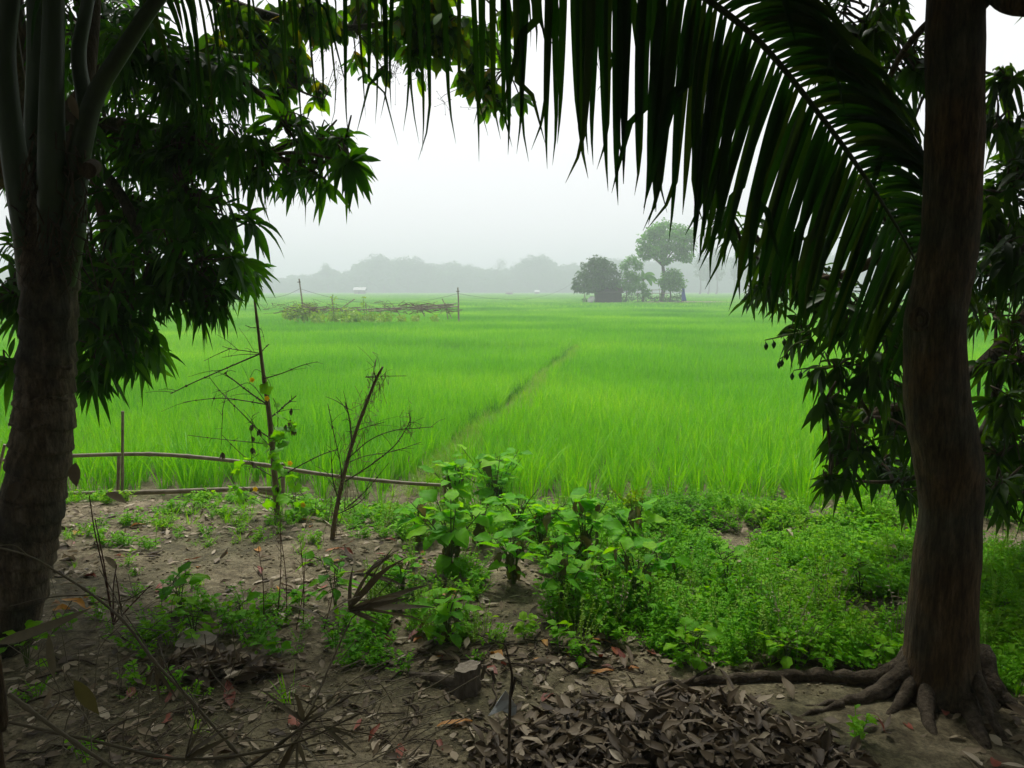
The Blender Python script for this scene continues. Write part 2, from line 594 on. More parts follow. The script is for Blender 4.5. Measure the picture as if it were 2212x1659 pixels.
def scatter(name, pts, rotz, scl, idx, coll, tilt=None):
    me = bpy.data.meshes.new(name)
    pts = np.asarray(pts, np.float32)
    n = len(pts)
    me.vertices.add(n)
    me.vertices.foreach_set('co', pts.ravel())
    rot = np.zeros((n, 3), np.float32)
    rot[:, 2] = rotz
    if tilt is not None:
        rot[:, :2] = tilt
    a = me.attributes.new('rot', 'FLOAT_VECTOR', 'POINT')
    a.data.foreach_set('vector', rot.ravel())
    scl = np.asarray(scl, np.float32)
    if scl.ndim == 1:
        scl = np.stack([scl] * 3, 1)
    a = me.attributes.new('scl', 'FLOAT_VECTOR', 'POINT')
    a.data.foreach_set('vector', np.ascontiguousarray(scl).ravel())
    a = me.attributes.new('pick', 'INT', 'POINT')
    a.data.foreach_set('value', np.asarray(idx, np.int32))
    me.update()
    o = put(name, me, (0, 0, 0))
    ng = bpy.data.node_groups.new(name + '_nodes', 'GeometryNodeTree')
    ng.interface.new_socket('Geometry', in_out='INPUT', socket_type='NodeSocketGeometry')
    ng.interface.new_socket('Geometry', in_out='OUTPUT', socket_type='NodeSocketGeometry')
    N, Lk = ng.nodes, ng.links
    gi, go = N.new('NodeGroupInput'), N.new('NodeGroupOutput')
    ci = N.new('GeometryNodeCollectionInfo')
    ci.inputs['Collection'].default_value = coll
    ci.inputs['Separate Children'].default_value = True
    ci.inputs['Reset Children'].default_value = True
    ip = N.new('GeometryNodeInstanceOnPoints')
    ip.inputs['Pick Instance'].default_value = True

    def named(nm, ty):
        q = N.new('GeometryNodeInputNamedAttribute')
        q.data_type = ty
        q.inputs['Name'].default_value = nm
        return [s for s in q.outputs if s.enabled and s.name == 'Attribute'][0]
    Lk.new(gi.outputs[0], ip.inputs['Points'])
    Lk.new(ci.outputs[0], ip.inputs['Instance'])
    Lk.new(named('pick', 'INT'), ip.inputs['Instance Index'])
    Lk.new(named('rot', 'FLOAT_VECTOR'), ip.inputs['Rotation'])
    Lk.new(named('scl', 'FLOAT_VECTOR'), ip.inputs['Scale'])
    Lk.new(ip.outputs[0], go.inputs[0])
    md = o.modifiers.new('scatter', 'NODES')
    md.node_group = ng
    return o


# ------------------------------------------------------------------ ground: one sheet to the horizon
def spaced(lo, hi, step, far_lo, far_hi, grow=1.35):
    a = list(np.arange(lo, hi + 1e-6, step))
    s, x = step, hi
    while x < far_hi:
        s *= grow
        x += s
        a.append(x)
    s, x = step, lo
    while x > far_lo:
        s *= grow
        x -= s
        a.insert(0, x)
    return np.array(a)


gx = spaced(-4.2, 4.2, 0.045, -1400, 1400)
gy = spaced(1.4, 7.6, 0.045, -60, 1500)
XX, YY = np.meshgrid(gx, gy)
ZZ = gz(XX, YY)
acc = Acc()
nx, ny = len(gx), len(gy)
ii = np.arange(nx * ny).reshape(ny, nx)
acc.add(np.stack([XX, YY, ZZ], -1).reshape(-1, 3), np.stack([ii[:-1, :-1], ii[:-1, 1:], ii[1:, 1:], ii[1:, :-1]], -1).reshape(-1, 4))
tag(acc.obj('ground', M['soil']), 'bare grey brown soil of the yard and field', kind='structure')


# ------------------------------------------------------------------ rice
def rice_clump(n, h, rng, spread=0.035, lean=0.25):
    a = Acc()
    az = rng.uniform(0, 2 * math.pi, n)
    r = spread * np.sqrt(rng.uniform(0, 1, n))
    base = np.stack([r * np.cos(az), r * np.sin(az), np.zeros(n)], 1)
    tl = rng.uniform(0.03, lean, n)
    az2 = az + rng.normal(0, 0.6, n)
    d = np.stack([np.cos(az2) * tl, np.sin(az2) * tl, np.ones(n)], 1)
    up = np.stack([-np.cos(az2), -np.sin(az2), 0.3 * np.ones(n)], 1)
    L = h * rng.uniform(0.7, 1.15, n)
    # curl over outwards near the tip
    a.leaves(base, d, up, L, rng.uniform(0.005, 0.010, n), 0.0, 0.25, BLADE, rng.uniform(0, 1, n))
    v = a.v[0].reshape(n, len(BLADE), 3, 3)
    t = np.linspace(0, 1, len(BLADE))
    bend = rng.uniform(0.02, 0.42, n)[:, None] * L[:, None] * t[None] ** 2.6
    v[:, :, :, 0] += (np.cos(az2)[:, None] * bend)[:, :, None]
    v[:, :, :, 1] += (np.sin(az2)[:, None] * bend)[:, :, None]
    v[:, :, :, 2] -= (bend * bend / np.maximum(L[:, None], 1e-3) * 0.9)[:, :, None]
    return a


rr = np.random.default_rng(5)
clumps = [rice_clump(30, 0.39, rr) for _ in range(9)]
edge_clumps = [rice_clump(24, 0.50, rr, 0.035, 0.55) for _ in range(4)]
rice_col = proto_collection('rice_clump', [c.mesh('rice_clump_%d' % i, M['rice']) for i, c in enumerate(clumps + edge_clumps)])

CROSS = [(23.0, 1.5, -30, 60), (31.5, 1.6, -60, 6), (38.0, 1.8, 0, 80), (47, 1.6, -70, 90), (60, 2.2, -90, 90), (77, 2.5, -100, 110),
         (118, 4.5, -200, 200), (165, 6, -300, 300), (230, 8, -400, 400)]


def in_gap(x, y):
    n, s, L = path_dist(x, y)
    wdt = 0.20 + 0.14 * vnoise(s * 0.7, s * 0 + 3, 9)
    g = (np.abs(n) < wdt) & (s > -1.5) & (s < L + 0.4)
    for cy_, w, x0, x1 in CROSS:
        yy = cy_ + 0.35 * np.sin(x * 0.21 + cy_) + 0.02 * x
        g |= (np.abs(y - yy) < w * 0.5) & (x > x0) & (x < x1)
    # far island with the trees and the strip under the trellis
    g |= ((x - 20.8) / 8.2) ** 2 + ((y - 94.0) / 3.2) ** 2 < 1
    g |= (x > -11.8) & (x < -2.6) & (np.abs(y - 39.0) < 1.6)
    # bare wet corner beside the path at the paddy edge
    g |= ((x + 0.75) / 0.45) ** 2 + ((y - 6.95) / 0.42) ** 2 < 1
    return g


def field_pts(y0, y1, step, jit, rng):
    out = []
    ys = np.arange(y0, y1, step)
    for y in ys:
        hw = 0.75 * y + 2.0
        x = np.arange(-hw, hw, step)
        out.append(np.stack([x, np.full_like(x, y)], 1))
    p = np.concatenate(out)
    return p + rng.uniform(-jit, jit, p.shape)


p = field_pts(6.1, 27, 0.175, 0.045, rr)
p = p[(p[:, 1] > edge_y(p[:, 0]) + 0.06 * np.sin(p[:, 0] * 7)) & ~in_gap(p[:, 0], p[:, 1])]
z = gz(p[:, 0], p[:, 1]) - 0.01
nearedge = p[:, 1] < edge_y(p[:, 0]) + 0.55
thin = ~nearedge | (rr.uniform(0, 1, len(p)) > .42)
p, z, nearedge = p[thin], z[thin], nearedge[thin]
hv = 1 + 0.30 * vnoise(p[:, 0] * 0.35, p[:, 1] * 0.35, 21) + 0.16 * vnoise(p[:, 0] * 1.3, p[:, 1] * 1.3, 22)
hv *= rr.uniform(0.85, 1.15, len(p))
pick = np.where(nearedge, 9 + rr.integers(0, 4, len(p)), rr.integers(0, 9, len(p)))
o = scatter('rice_crop', np.column_stack([p, z]), rr.uniform(0, 6.28, len(p)), hv, pick, rice_col)
tag(o, 'bright green young rice plants standing in the near paddies', 'rice', kind='stuff')


def rice_tile(size, n, h, w, rng):
    a = Acc()
    xy = rng.uniform(-size / 2, size / 2, (n, 2))
    az = rng.uniform(0, 2 * math.pi, n)
    tl = rng.uniform(0.05, 0.45, n)
    d = np.stack([np.cos(az) * tl, np.sin(az) * tl, np.ones(n)], 1)
    up = np.stack([-np.cos(az), -np.sin(az), 0.3 * np.ones(n)], 1)
    a.leaves(np.column_stack([xy, np.zeros(n)]), d, up, h * rng.uniform(0.75, 1.2, n), w * rng.uniform(0.7, 1.3, n), 0.1, 0.2, [0.6, 1.0, 0.7, 0.05], rng.uniform(0, 1, n))
    return a


tiles = [rice_tile(1.1, 520, 0.42, 0.014, rr) for _ in range(6)]
tile_col = proto_collection('rice_tile', [c.mesh('rice_tile_%d' % i, M['rice']) for i, c in enumerate(tiles)])
p = field_pts(26.6, 72, 0.95, 0.08, rr)
p = p[~in_gap(p[:, 0], p[:, 1])]
hv = 1 + 0.3 * vnoise(p[:, 0] * 0.2, p[:, 1] * 0.2, 23)
o = scatter('rice_crop', np.column_stack([p, np.full(len(p), FIELD_Z)]), rr.integers(0, 4, len(p)) * (math.pi / 2) + rr.normal(0, .2, len(p)), hv, rr.integers(0, 6, len(p)), tile_col)
tag(o, 'hazy green rice standing in the middle distance around the trellis', 'rice', kind='stuff')
tiles = [rice_tile(3.6, 420, 0.5, 0.075, rr) for _ in range(5)]
tile_col2 = proto_collection('rice_sheet', [c.mesh('rice_sheet_%d' % i, M['rice']) for i, c in enumerate(tiles)])
p = field_pts(72, 440, 3.1, 0.3, rr)
p = p[~in_gap(p[:, 0], p[:, 1])]
hv = 1 + 0.3 * vnoise(p[:, 0] * 0.05, p[:, 1] * 0.05, 24)
o = scatter('rice_crop', np.column_stack([p, np.full(len(p), FIELD_Z)]), rr.integers(0, 4, len(p)) * (math.pi / 2), hv, rr.integers(0, 5, len(p)), tile_col2)
tag(o, 'pale hazy rice reaching back to the far woods', 'rice', kind='stuff')

# pale grass along the narrow bund
def tuft(n, h, rng, mat, wd=0.006, lean=0.9):
    a = Acc()
    az = rng.uniform(0, 6.283, n)
    r = 0.03 * np.sqrt(rng.uniform(0, 1, n))
    tl = rng.uniform(0.1, lean, n)
    d = np.stack([np.cos(az) * tl, np.sin(az) * tl, np.ones(n)], 1)
    up = np.stack([-np.cos(az), -np.sin(az), 0.3 * np.ones(n)], 1)
    a.leaves(np.column_stack([r * np.cos(az), r * np.sin(az), np.zeros(n)]), d, up, h * rng.uniform(0.6, 1.2, n), wd * rng.uniform(.7, 1.3, n), rng.uniform(.1, .6, n), 0.2, BLADE, rng.uniform(0, 1, n))
    return a


bund_col = proto_collection('bund_grass', [tuft(24, 0.30, rr, None).mesh('bund_grass_%d' % i, M['dry_rice'] if i < 3 else M['weed']) for i in range(6)])
n = 1700
s = rr.uniform(-0.2, 16.3, n)
off = rr.normal(0.05, 0.12, n)
Lp = math.hypot(PATH_B[0] - PATH_A[0], PATH_B[1] - PATH_A[1])
tx, ty = (PATH_B[0] - PATH_A[0]) / Lp, (PATH_B[1] - PATH_A[1]) / Lp
off2 = off - 0.06 * np.sin(s * 0.9) - 0.05 * np.sin(s * 2.3 + 1)
bx, by = PATH_A[0] + tx * s + ty * off2, PATH_A[1] + ty * s - tx * off2
o = scatter('bund_grass', np.column_stack([bx, by, gz(bx, by)]), rr.uniform(0, 6.28, n), rr.uniform(0.35, .85, n), rr.integers(0, 6, n), bund_col)
tag(o, 'pale straw coloured grass along the narrow bund between the paddies', 'grass', kind='stuff')

M['bund_weed'] = leaf_mat('bund_weed', [(.05, .21, .006), (.08, .28, .008), (.12, .35, .012)], tw=0.3, tval=1.3)
weed_col = proto_collection('bund_weed', [tuft(30, 0.5, rr, None, .010, .7).mesh('bund_weed_%d' % i, M['bund_weed']) for i in range(4)])
bx, by, bs = [], [], []
for yc, xa, xb, n, h in ((23.0, -9, -1.2, 90, .9), (23.0, 2.3, 16, 230, .9), (31.5, -18, -3, 160, .95), (38, 6, 26, 200, 1.0), (47, -14, 30, 380, 1.1), (60, -20, 16, 300, 1.3), (77, -30, 14, 300, 1.5)):
    x = rr.uniform(xa, xb, n)
    k = vnoise(x * .9, x * 0 + yc, 31) > -.12
    x = x[k]
    bx.append(x)
    by.append(yc + 0.35 * np.sin(x * 0.21 + yc) + 0.02 * x + rr.normal(0, .12, len(x)))
    bs.append(h * rr.uniform(.6, 1.15, len(x)))
ss = rr.uniform(.6, 16.0, 260)                              # dark tufts standing in for the rice's shade beside the narrow bund
oo = rr.normal(-.24, .05, 260)
k = vnoise(ss * .8, ss * 0, 33) > -.05
ss, oo = ss[k], oo[k] - 0.06 * np.sin(ss[k] * 0.9) - 0.05 * np.sin(ss[k] * 2.3 + 1)
bx.append(PATH_A[0] + tx * ss + ty * oo)
by.append(PATH_A[1] + ty * ss - tx * oo)
bs.append(rr.uniform(.5, .9, len(ss)))
bx, by, bs = np.concatenate(bx), np.concatenate(by), np.concatenate(bs)
o = scatter('bund_weeds', np.column_stack([bx, by, gz(bx, by)]), rr.uniform(0, 6.28, len(bx)), bs, rr.integers(0, 4, len(bx)), weed_col)
tag(o, 'darker weeds along the paddy bunds, some standing in for shade by the narrow bund', 'weeds', kind='stuff')

# ------------------------------------------------------------------ trees far off
def cluster_crown(blobs, n_per_m2, size, rng, shell=0.55, wid=0.6):
    """leaf faces spread through a set of ellipsoids (centre, radii)"""
    a = Acc()
    for c, r in blobs:
        r = np.asarray(r, float)
        n = int(n_per_m2 * 4 * math.pi * (r[0] * r[1] * r[2]) ** (2 / 3))
        dirs = unit(n, rng)
        k = 1 - (1 - shell) * rng.uniform(0, 1, n) ** 1.6
        bump = 1 + 0.22 * np.sin(dirs[:, 0] * 7 + c[0]) * np.sin(dirs[:, 1] * 6 + c[1]) + 0.16 * np.sin(dirs[:, 2] * 9 + dirs[:, 0] * 5)
        pos = np.asarray(c) + dirs * r * (k * bump)[:, None]
        d = dirs * 0.7 + unit(n, rng) * 0.8
        d[:, 2] -= 0.15
        a.leaves(pos, d, dirs + unit(n, rng) * 0.5, size * rng.uniform(.6, 1.4, n), size * wid * rng.uniform(.6, 1.3, n), 0.2, 0.3, [0.1, 1.0, 0.75, 0.05], rng.uniform(0, 1, n), rng=rng)
    return a


def branchy(a, root, tips, r0, rng, wob=0.25, n=6, mat=0):
    for t in tips:
        root, t = Vector(root), Vector(t)
        L = (t - root).length
        m1 = root.lerp(t, 0.35) + Vector(rng.normal(0, wob * 0.12 * L, 3)) + Vector((0, 0, 0.08 * L))
        m2 = root.lerp(t, 0.7) + Vector(rng.normal(0, wob * 0.12 * L, 3)) + Vector((0, 0, 0.05 * L))
        pts = catmull([root, m1, m2, t], 4)
        a.tube(pts, lin([r0, r0 * 0.65, r0 * 0.4, r0 * 0.15], len(pts)), n, mat, cap=False)


fr = np.random.default_rng(31)
D = 91.0
ISLAND_Z = FIELD_Z + 0.15


def Pz(u, d, z):
    q = P(u, 600, d)
    return Vector((q.x, d, z))


# raised island of earth under the tree clump
acc = Acc()
ang = np.linspace(0, 2 * math.pi, 40, endpoint=False)
ring = []
for k, zz in ((1.0, FIELD_Z - 0.1), (0.92, FIELD_Z + 0.35), (0.6, FIELD_Z + 0.5), (0.02, FIELD_Z + 0.55)):
    ring.append(np.stack([20.8 + 7.9 * k * np.cos(ang), 94 + 3.0 * k * np.sin(ang), np.full(40, zz)], 1))
vs = np.concatenate(ring)
fs = []
for i in range(3):
    for k in range(40):
        fs.append((i * 40 + k, i * 40 + (k + 1) % 40, (i + 1) * 40 + (k + 1) % 40, (i + 1) * 40 + k))
acc.add(vs, fs)
tag(acc.obj('terrain', M['soil']), 'low earth mound under the tree clump in the field', kind='structure')
IZ = FIELD_Z + 0.45


def far_tree(name, label, base, trunk_r, fork, blobs, leaf_mat_, size, dens, extra=None, shell=0.55):
    t = empty(name, base, label, 'tree')
    a = Acc()
    base, fork = Vector(base), Vector(fork)
    pts = catmull([base, base.lerp(fork, .5) + Vector((0.06 * (fork.z - base.z), 0, 0)), fork], 5)
    a.tube(pts, lin([trunk_r * 1.25, trunk_r, trunk_r * 0.8], len(pts)), 9)
    a.obj('trunk', M['fartrunk'], t)
    a = Acc()
    branchy(a, fork, [Vector(c) + Vector((0, 0, -0.1)) for c, r in blobs], trunk_r * 0.55, fr)
    a.obj('limbs', M['fartrunk'], t)
    cluster_crown(blobs, dens, size, fr, shell).obj('crown', leaf_mat_, t)
    return t


m91 = mpx(D)


def blob(u, v, r, d=D, sq=0.8, dy=0.0, dep=0.8):
    q = P(u, v, d + dy)
    k = mpx(d) * r
    return ((q.x, q.y, q.z), (k, k * dep, k * sq))


tall_blobs = [blob(1405, 520, 24), blob(1438, 497, 24, dy=1), blob(1472, 505, 22), blob(1450, 522, 26, dy=-1), blob(1483, 530, 18), blob(1395, 548, 16, dy=1.2),
              blob(1425, 542, 18, dy=-1.5), blob(1470, 552, 16, sq=.6), blob(1415, 500, 17), blob(1440, 562, 11, sq=.6), blob(1486, 508, 15, dy=1), blob(1380, 537, 6), blob(1485, 556, 12, dy=1)]
far_tree('tall_tree', 'tall tree with a broad open bright green crown on the field island', Pz(1430, 94, IZ), 0.23, P(1432, 575, 94), tall_blobs, M['fartree'], 0.30, 60)
far_tree('mango_tree', 'dense dark dome shaped tree over the hut on the field island', Pz(1292, 93, IZ), 0.22, P(1290, 622, 93),
         [blob(1285, 590, 33), blob(1262, 608, 22), blob(1312, 600, 28, dy=-.6), blob(1290, 572, 22), blob(1310, 580, 20), blob(1248, 622, 12, sq=.6), blob(1275, 618, 24, sq=.6, dy=-1), blob(1322, 622, 18, dy=.5)],
         M['fardark'], 0.28, 60, shell=0.6)
far_tree('round_tree', 'small round leafy tree beneath the tall tree near the blue sheet', Pz(1448, 92, IZ), 0.10, P(1448, 628, 92),
         [blob(1450, 605, 24, D, .95), blob(1462, 614, 18), blob(1436, 612, 14), blob(1455, 592, 14)], M['fartree'], 0.24, 60, shell=0.6)
far_tree('thin_tree', 'thin feathery brownish tree beside the banana plant', Pz(1352, 95, IZ), 0.08, P(1352, 610, 95),
         [blob(1350, 575, 12), blob(1365, 562, 13), blob(1378, 575, 12), blob(1358, 595, 14), blob(1345, 615, 14), blob(1372, 600, 13), blob(1384, 618, 12), blob(1362, 622, 14), blob(1396, 632, 11)], M['fartree'], 0.24, 70, shell=0.3)

# banana plant
bt = empty('banana_plant', Pz(1392, 92, IZ), 'banana plant with drooping ragged leaves between the field trees', 'plant')
a = Acc()
b0 = Pz(1390, 92, IZ)
b1 = P(1390, 600, 92)
a.tube(catmull([b0, b0.lerp(b1, .5), b1], 4), [0.13, 0.08], 8)
a.obj('stem', M['stem'], bt)
def arc_leaf(p0, d0, L, drop, wid, facing, prof, n=10):
    d, p_ = np.array(d0, float), np.array(p0, float)
    d /= np.linalg.norm(d)
    cur = [p_.copy()]
    for _ in range(n):
        p_ = p_ + d * L / n
        cur.append(p_)
        d = d + np.array([0, 0, -drop / n])
        d /= np.linalg.norm(d)
    cur = np.array(cur)
    tg = np.gradient(cur, axis=0)
    tg /= np.linalg.norm(tg, axis=1, keepdims=True)
    sd_ = np.cross(tg, facing)
    sd_ /= np.maximum(np.linalg.norm(sd_, axis=1, keepdims=True), 1e-6)
    w = (np.interp(np.linspace(0, 1, n + 1), np.linspace(0, 1, len(prof)), prof) * wid * .5)[:, None]
    w2 = w * RNG.uniform(.75, 1.1, w.shape)
    v_ = np.stack([cur - sd_ * w + np.array([0, 0, -.25]) * w, cur, cur + sd_ * w2 + np.array([0, 0, -.25]) * w2], 1).reshape(-1, 3)
    return v_, [f for i in range(n) for f in ((3 * i, 3 * i + 1, 3 * i + 4, 3 * i + 3), (3 * i + 1, 3 * i + 2, 3 * i + 5, 3 * i + 4))]


for az, L, dr, tl in [(0.1, 2.1, 2.6, 1.2), (0.5, 1.9, 2.2, 1.6), (-0.4, 1.9, 3.0, .9), (2.6, 1.8, 2.4, 1.3), (3.3, 1.9, 2.8, 1.0), (1.6, 1.5, 1.2, 2.6), (4.5, 1.8, 2.6, 1.2), (5.4, 1.8, 2.4, 1.4), (0.0, 1.6, 3.6, .5), (3.0, 1.5, 3.4, .6)]:
    a = Acc()
    v_, f_ = arc_leaf(b1 + Vector((0, 0, random.uniform(-.4, .1))), (math.cos(az), math.sin(az) * .7, tl), L, dr, .48, np.array([0, -1.0, .45]), [.1, .5, .9, 1, 1, .9, .8, .5, .05])
    a.add(v_, f_, 0, random.random())
    a.obj('leaf', M['fartree'], bt)

# low bushes on the island: uncountable undergrowth
a = cluster_crown([blob(u, v, r, 92, .6) for u, v, r in [(1262, 648, 7), (1275, 650, 6), (1350, 645, 14), (1370, 640, 15), (1395, 643, 14), (1415, 645, 11), (1430, 643, 12), (1455, 645, 12), (1466, 638, 12), (1440, 650, 9), (1340, 648, 10), (1380, 652, 8), (1468, 650, 8)]],
                  40, 0.18, fr, 0.4)
tag(a.obj('undergrowth', M['fardark']), 'low dark bushes along the foot of the field island', 'bushes', kind='stuff')

# hut on the island
def box(a, lo, hi, mat=0):
    x0, y0, z0 = lo
    x1, y1, z1 = hi
    v = [(x0, y0, z0), (x1, y0, z0), (x1, y1, z0), (x0, y1, z0), (x0, y0, z1), (x1, y0, z1), (x1, y1, z1), (x0, y1, z1)]
    a.add(v, [(0, 3, 2, 1), (4, 5, 6, 7), (0, 1, 5, 4), (1, 2, 6, 5), (2, 3, 7, 6), (3, 0, 4, 7)], mat)


hx0, hx1 = Pz(1288, 90.5, 0).x, Pz(1342, 90.5, 0).x
hut = empty('field_hut', ((hx0 + hx1) / 2, 90.5, FIELD_Z), 'low dark woven walled hut under the dome shaped tree', 'hut')
a = Acc()
box(a, (hx0, 90.2, FIELD_Z), (hx1, 92.2, 1.35))
for k in range(7):
    xk = hx0 + (hx1 - hx0) * k / 6
    box(a, (xk - .03, 90.15, FIELD_Z), (xk + .03, 90.198, 1.34))
a.obj('wall', M['thatch'], hut, smooth=False)
for k in range(4):
    a = Acc()
    zk = FIELD_Z + .35 + k * .38
    box(a, (hx0 - .04, 90.10, zk), (hx1 + .04, 90.147, zk + .045))
    a.obj('batten', M['thatch'], hut, smooth=False)
a = Acc()
for s_ in (-1, 1):
    zr = 1.95
    yy = 91.2
    v = [(hx0 - .25, yy, zr), (hx1 + .25, yy, zr), (hx1 + .25, yy + s_ * 1.35, 1.25), (hx0 - .25, yy + s_ * 1.35, 1.25)]
    v += [(x, y, z + .07) for x, y, z in v]
    a.add(v, [(0, 1, 2, 3), (7, 6, 5, 4), (0, 4, 5, 1), (1, 5, 6, 2), (2, 6, 7, 3), (3, 7, 4, 0)])
a.obj('roof', M['thatch'], hut, smooth=False)

# white sack beside the hut
q = Pz(1279, 90.4, FIELD_Z + .1)
a = Acc()
pts = [q + Vector((0.25 * k, 0, 0)) for k in (-1, -.6, 0, .5, 1)]
pts = [V(q.x - .35, q.y, .05), V(q.x - .2, q.y, .35), V(q.x + .05, q.y, .62), V(q.x + .3, q.y, .8)]
a.tube(catmull(pts, 4), [.12, .34, .38, .3, .1], 10, rough=0.08)
tag(a.obj('sack', M['sack'], origin=q), 'white sack slumped against the dark field hut', 'sack')
# two short props under the tree
pr = empty('prop_stakes', Pz(1262, 91, FIELD_Z), 'pair of thin stakes propped under the dome shaped tree edge', 'stakes')
for u0, u1 in ((1260, 1264), (1267, 1262)):
    a = Acc()
    a.tube([Pz(u0, 91, FIELD_Z), P(u1, 627, 91)], .035, 6)
    a.obj('stake', M['bamboo'], pr)

# bamboo rail between the trees
rl = empty('bamboo_railing', Pz(1410, 91.4, FIELD_Z), 'pale bamboo railing between banana plant and tall tree', 'fence')
for k, u in enumerate((1378, 1392, 1409, 1425, 1441)):
    a = Acc()
    a.tube([Pz(u, 91.4, FIELD_Z), P(u, 625, 91.4)], .03, 6)
    a.obj('post', M['bamboo'], rl)
for v0, v1 in ((627, 626), (633, 634)):
    a = Acc()
    a.tube([P(1374, v0, 91.36), P(1446, v1, 91.36)], .035, 6)
    a.obj('rail', M['bamboo'], rl)

# blue sheet hung on a stake
ts = empty('blue_sheet', Pz(1477, 91, FIELD_Z), 'upright blue plastic sheet at the end of the field island', 'tarpaulin')
a = Acc()
n1, n2 = 7, 9
vs, fs = [], []
for j in range(n2):
    for i in range(n1):
        t = j / (n2 - 1)
        w = 11 * (0.35 + 0.65 * t)
        q = P(1476 + 1.5 * t + (i / (n1 - 1) - .5) * w, 620 + 30 * t, 91)
        vs.append((q.x, 91 + .18 * math.sin(i * 2.1 + j * .5), max(q.z, FIELD_Z)))
for j in range(n2 - 1):
    for i in range(n1 - 1):
        k = j * n1 + i
        fs.append((k, k + 1, k + n1 + 1, k + n1))
a.add(vs, fs)
sh = a.obj('sheet', M['tarp'], ts)
sh.modifiers.new('thick', 'SOLIDIFY').thickness = 0.02
a = Acc()
a.tube([Pz(1474, 91.25, FIELD_Z), P(1474, 617, 91.25)], .04, 6)
a.obj('stake', M['bamboo'], ts)

# ------------------------------------------------------------------ far woods
wr = np.random.default_rng(41)


def wood_variant(h, w, rng):
    a = Acc()
    bl = []
    for _ in range(9):
        x, y = rng.normal(0, w * .28, 2)
        z = h * rng.uniform(.35, .82)
        r = w * rng.uniform(.2, .33)
        bl.append(((x, y, z), (r, r, r * .75)))
    for k in range(5):
        bl.append(((w * (k - 2) * .2, 0, h * .16), (w * .2, w * .15, h * .2)))
    b = cluster_crown(bl, 5.0, 0.75, rng, .7, .75)
    return b


wood_col = proto_collection('wood_tree', [wood_variant(14, 12, wr).mesh('wood_tree_%d' % i, M['fardark']) for i in range(6)])
prof_u = [480, 560, 600, 640, 700, 740, 780, 830, 880, 930, 960, 1000, 1050, 1100, 1130, 1165, 1200, 1245, 1300, 1400, 1500, 1560, 1620, 1750, 2212]
prof_v = [590, 596, 603, 600, 593, 594, 582, 572, 573, 586, 577, 580, 586, 588, 576, 571, 576, 578, 570, 572, 566, 562, 560, 560, 560]
pts, scl = [], []
for d in (425, 445, 470):
    for u in np.arange(-100, 2300, 15):
        uu = u + wr.uniform(-8, 8)
        top = np.interp(uu, prof_u, prof_v) + wr.normal(0, 4) + (8 if d == 425 else 0)
        h = P(uu, top, d).z - FIELD_Z
        q = P(uu, 600, d)
        pts.append((q.x, d + wr.uniform(-8, 8), FIELD_Z))
        k = max(.35, h / 13.2)
        scl.append((max(.8, k) * wr.uniform(.9, 1.2), max(.8, k), k))
o = scatter('far_woods', pts, wr.uniform(0, 6.28, len(pts)), np.array(scl), wr.integers(0, 6, len(pts)), wood_col)
tag(o, 'hazy grey green woods along the far side of the field', 'woods', kind='stuff')

# trees that stand out of the far woods
def standing_tree(name, label, u, vtop, vb, rpx, d, dens=5, size=.7, leafm='fardark', sq=.9, nb=6, shell=.4, group=None):
    base = Pz(u, d, FIELD_Z)
    top = P(u, vtop, d)
    low = P(u, vb, d)
    k = mpx(d) * rpx
    t = empty(name, base, label, 'tree', group)
    a = Acc()
    a.tube(catmull([base, base.lerp(low, .5) + Vector((.4, 0, 0)), low.lerp(top, .35)], 4), [.38, .28, .12], 8)
    a.obj('trunk', M['fartrunk'], t)
    bl = []
    for i in range(nb):
        f = (i + .5) / nb
        z = low.z + (top.z - low.z) * f
        rr_ = k * (.75 + .5 * math.sin(math.pi * f)) * .62
        bl.append(((base.x + wr.normal(0, k * .35), d + wr.normal(0, k * .3), z), (rr_, rr_, rr_ * sq)))
    cluster_crown(bl, dens, size, wr, shell).obj('crown', M[leafm], t)
    a = Acc()
    branchy(a, low, [c for c, r in bl], .14, wr)
    a.obj('limbs', M['fartrunk'], t)
    return t


standing_tree('slender_tree', 'slender tree rising above the low left end of the far woods', 707, 572, 596, 13, 415, 3, .6)
standing_tree('slender_tree', 'pale tall tree behind the drooping mango leaves at the woods end', 582, 570, 600, 14, 415, 3, .6)
standing_tree('bare_tree', 'sparse half bare tree poking above the middle of the far woods', 1072, 562, 592, 17, 415, 1.5, .45)
standing_tree('umbrella_tree', 'flat topped tree spreading above the far woods near the twin domes', 918, 570, 590, 22, 418, 5, .7, sq=.4)
standing_tree('dome_tree', 'broad domed tree at the left of the twin domes in the woods', 828, 566, 598, 36, 416, 5, .75)
standing_tree('dome_tree', 'broad domed tree at the right of the twin domes in the woods', 880, 567, 600, 30, 417, 5, .75)
standing_tree('dome_tree', 'broad domed tree just left of the field island', 1163, 564, 602, 34, 414, 5, .75)
standing_tree('tall_narrow_tree', 'tall narrow hazy tree directly right of the tall island tree', 1512, 545, 605, 14, 280, 6, .55)
standing_tree('tall_narrow_tree', 'tallest narrow hazy tree behind the hanging palm leaflet tips', 1548, 536, 605, 13, 282, 6, .55)
standing_tree('tall_narrow_tree', 'narrow hazy tree furthest from the island beside the mango leaves', 1585, 548, 605, 14, 284, 6, .55)
standing_tree('tall_narrow_tree', 'low narrow hazy tree between the taller ones by the palm tips', 1530, 556, 606, 15, 286, 6, .55)
standing_tree('tall_narrow_tree', 'wide hazy tree seen through the palm leaflets near the horizon', 1625, 550, 606, 18, 288, 6, .55)


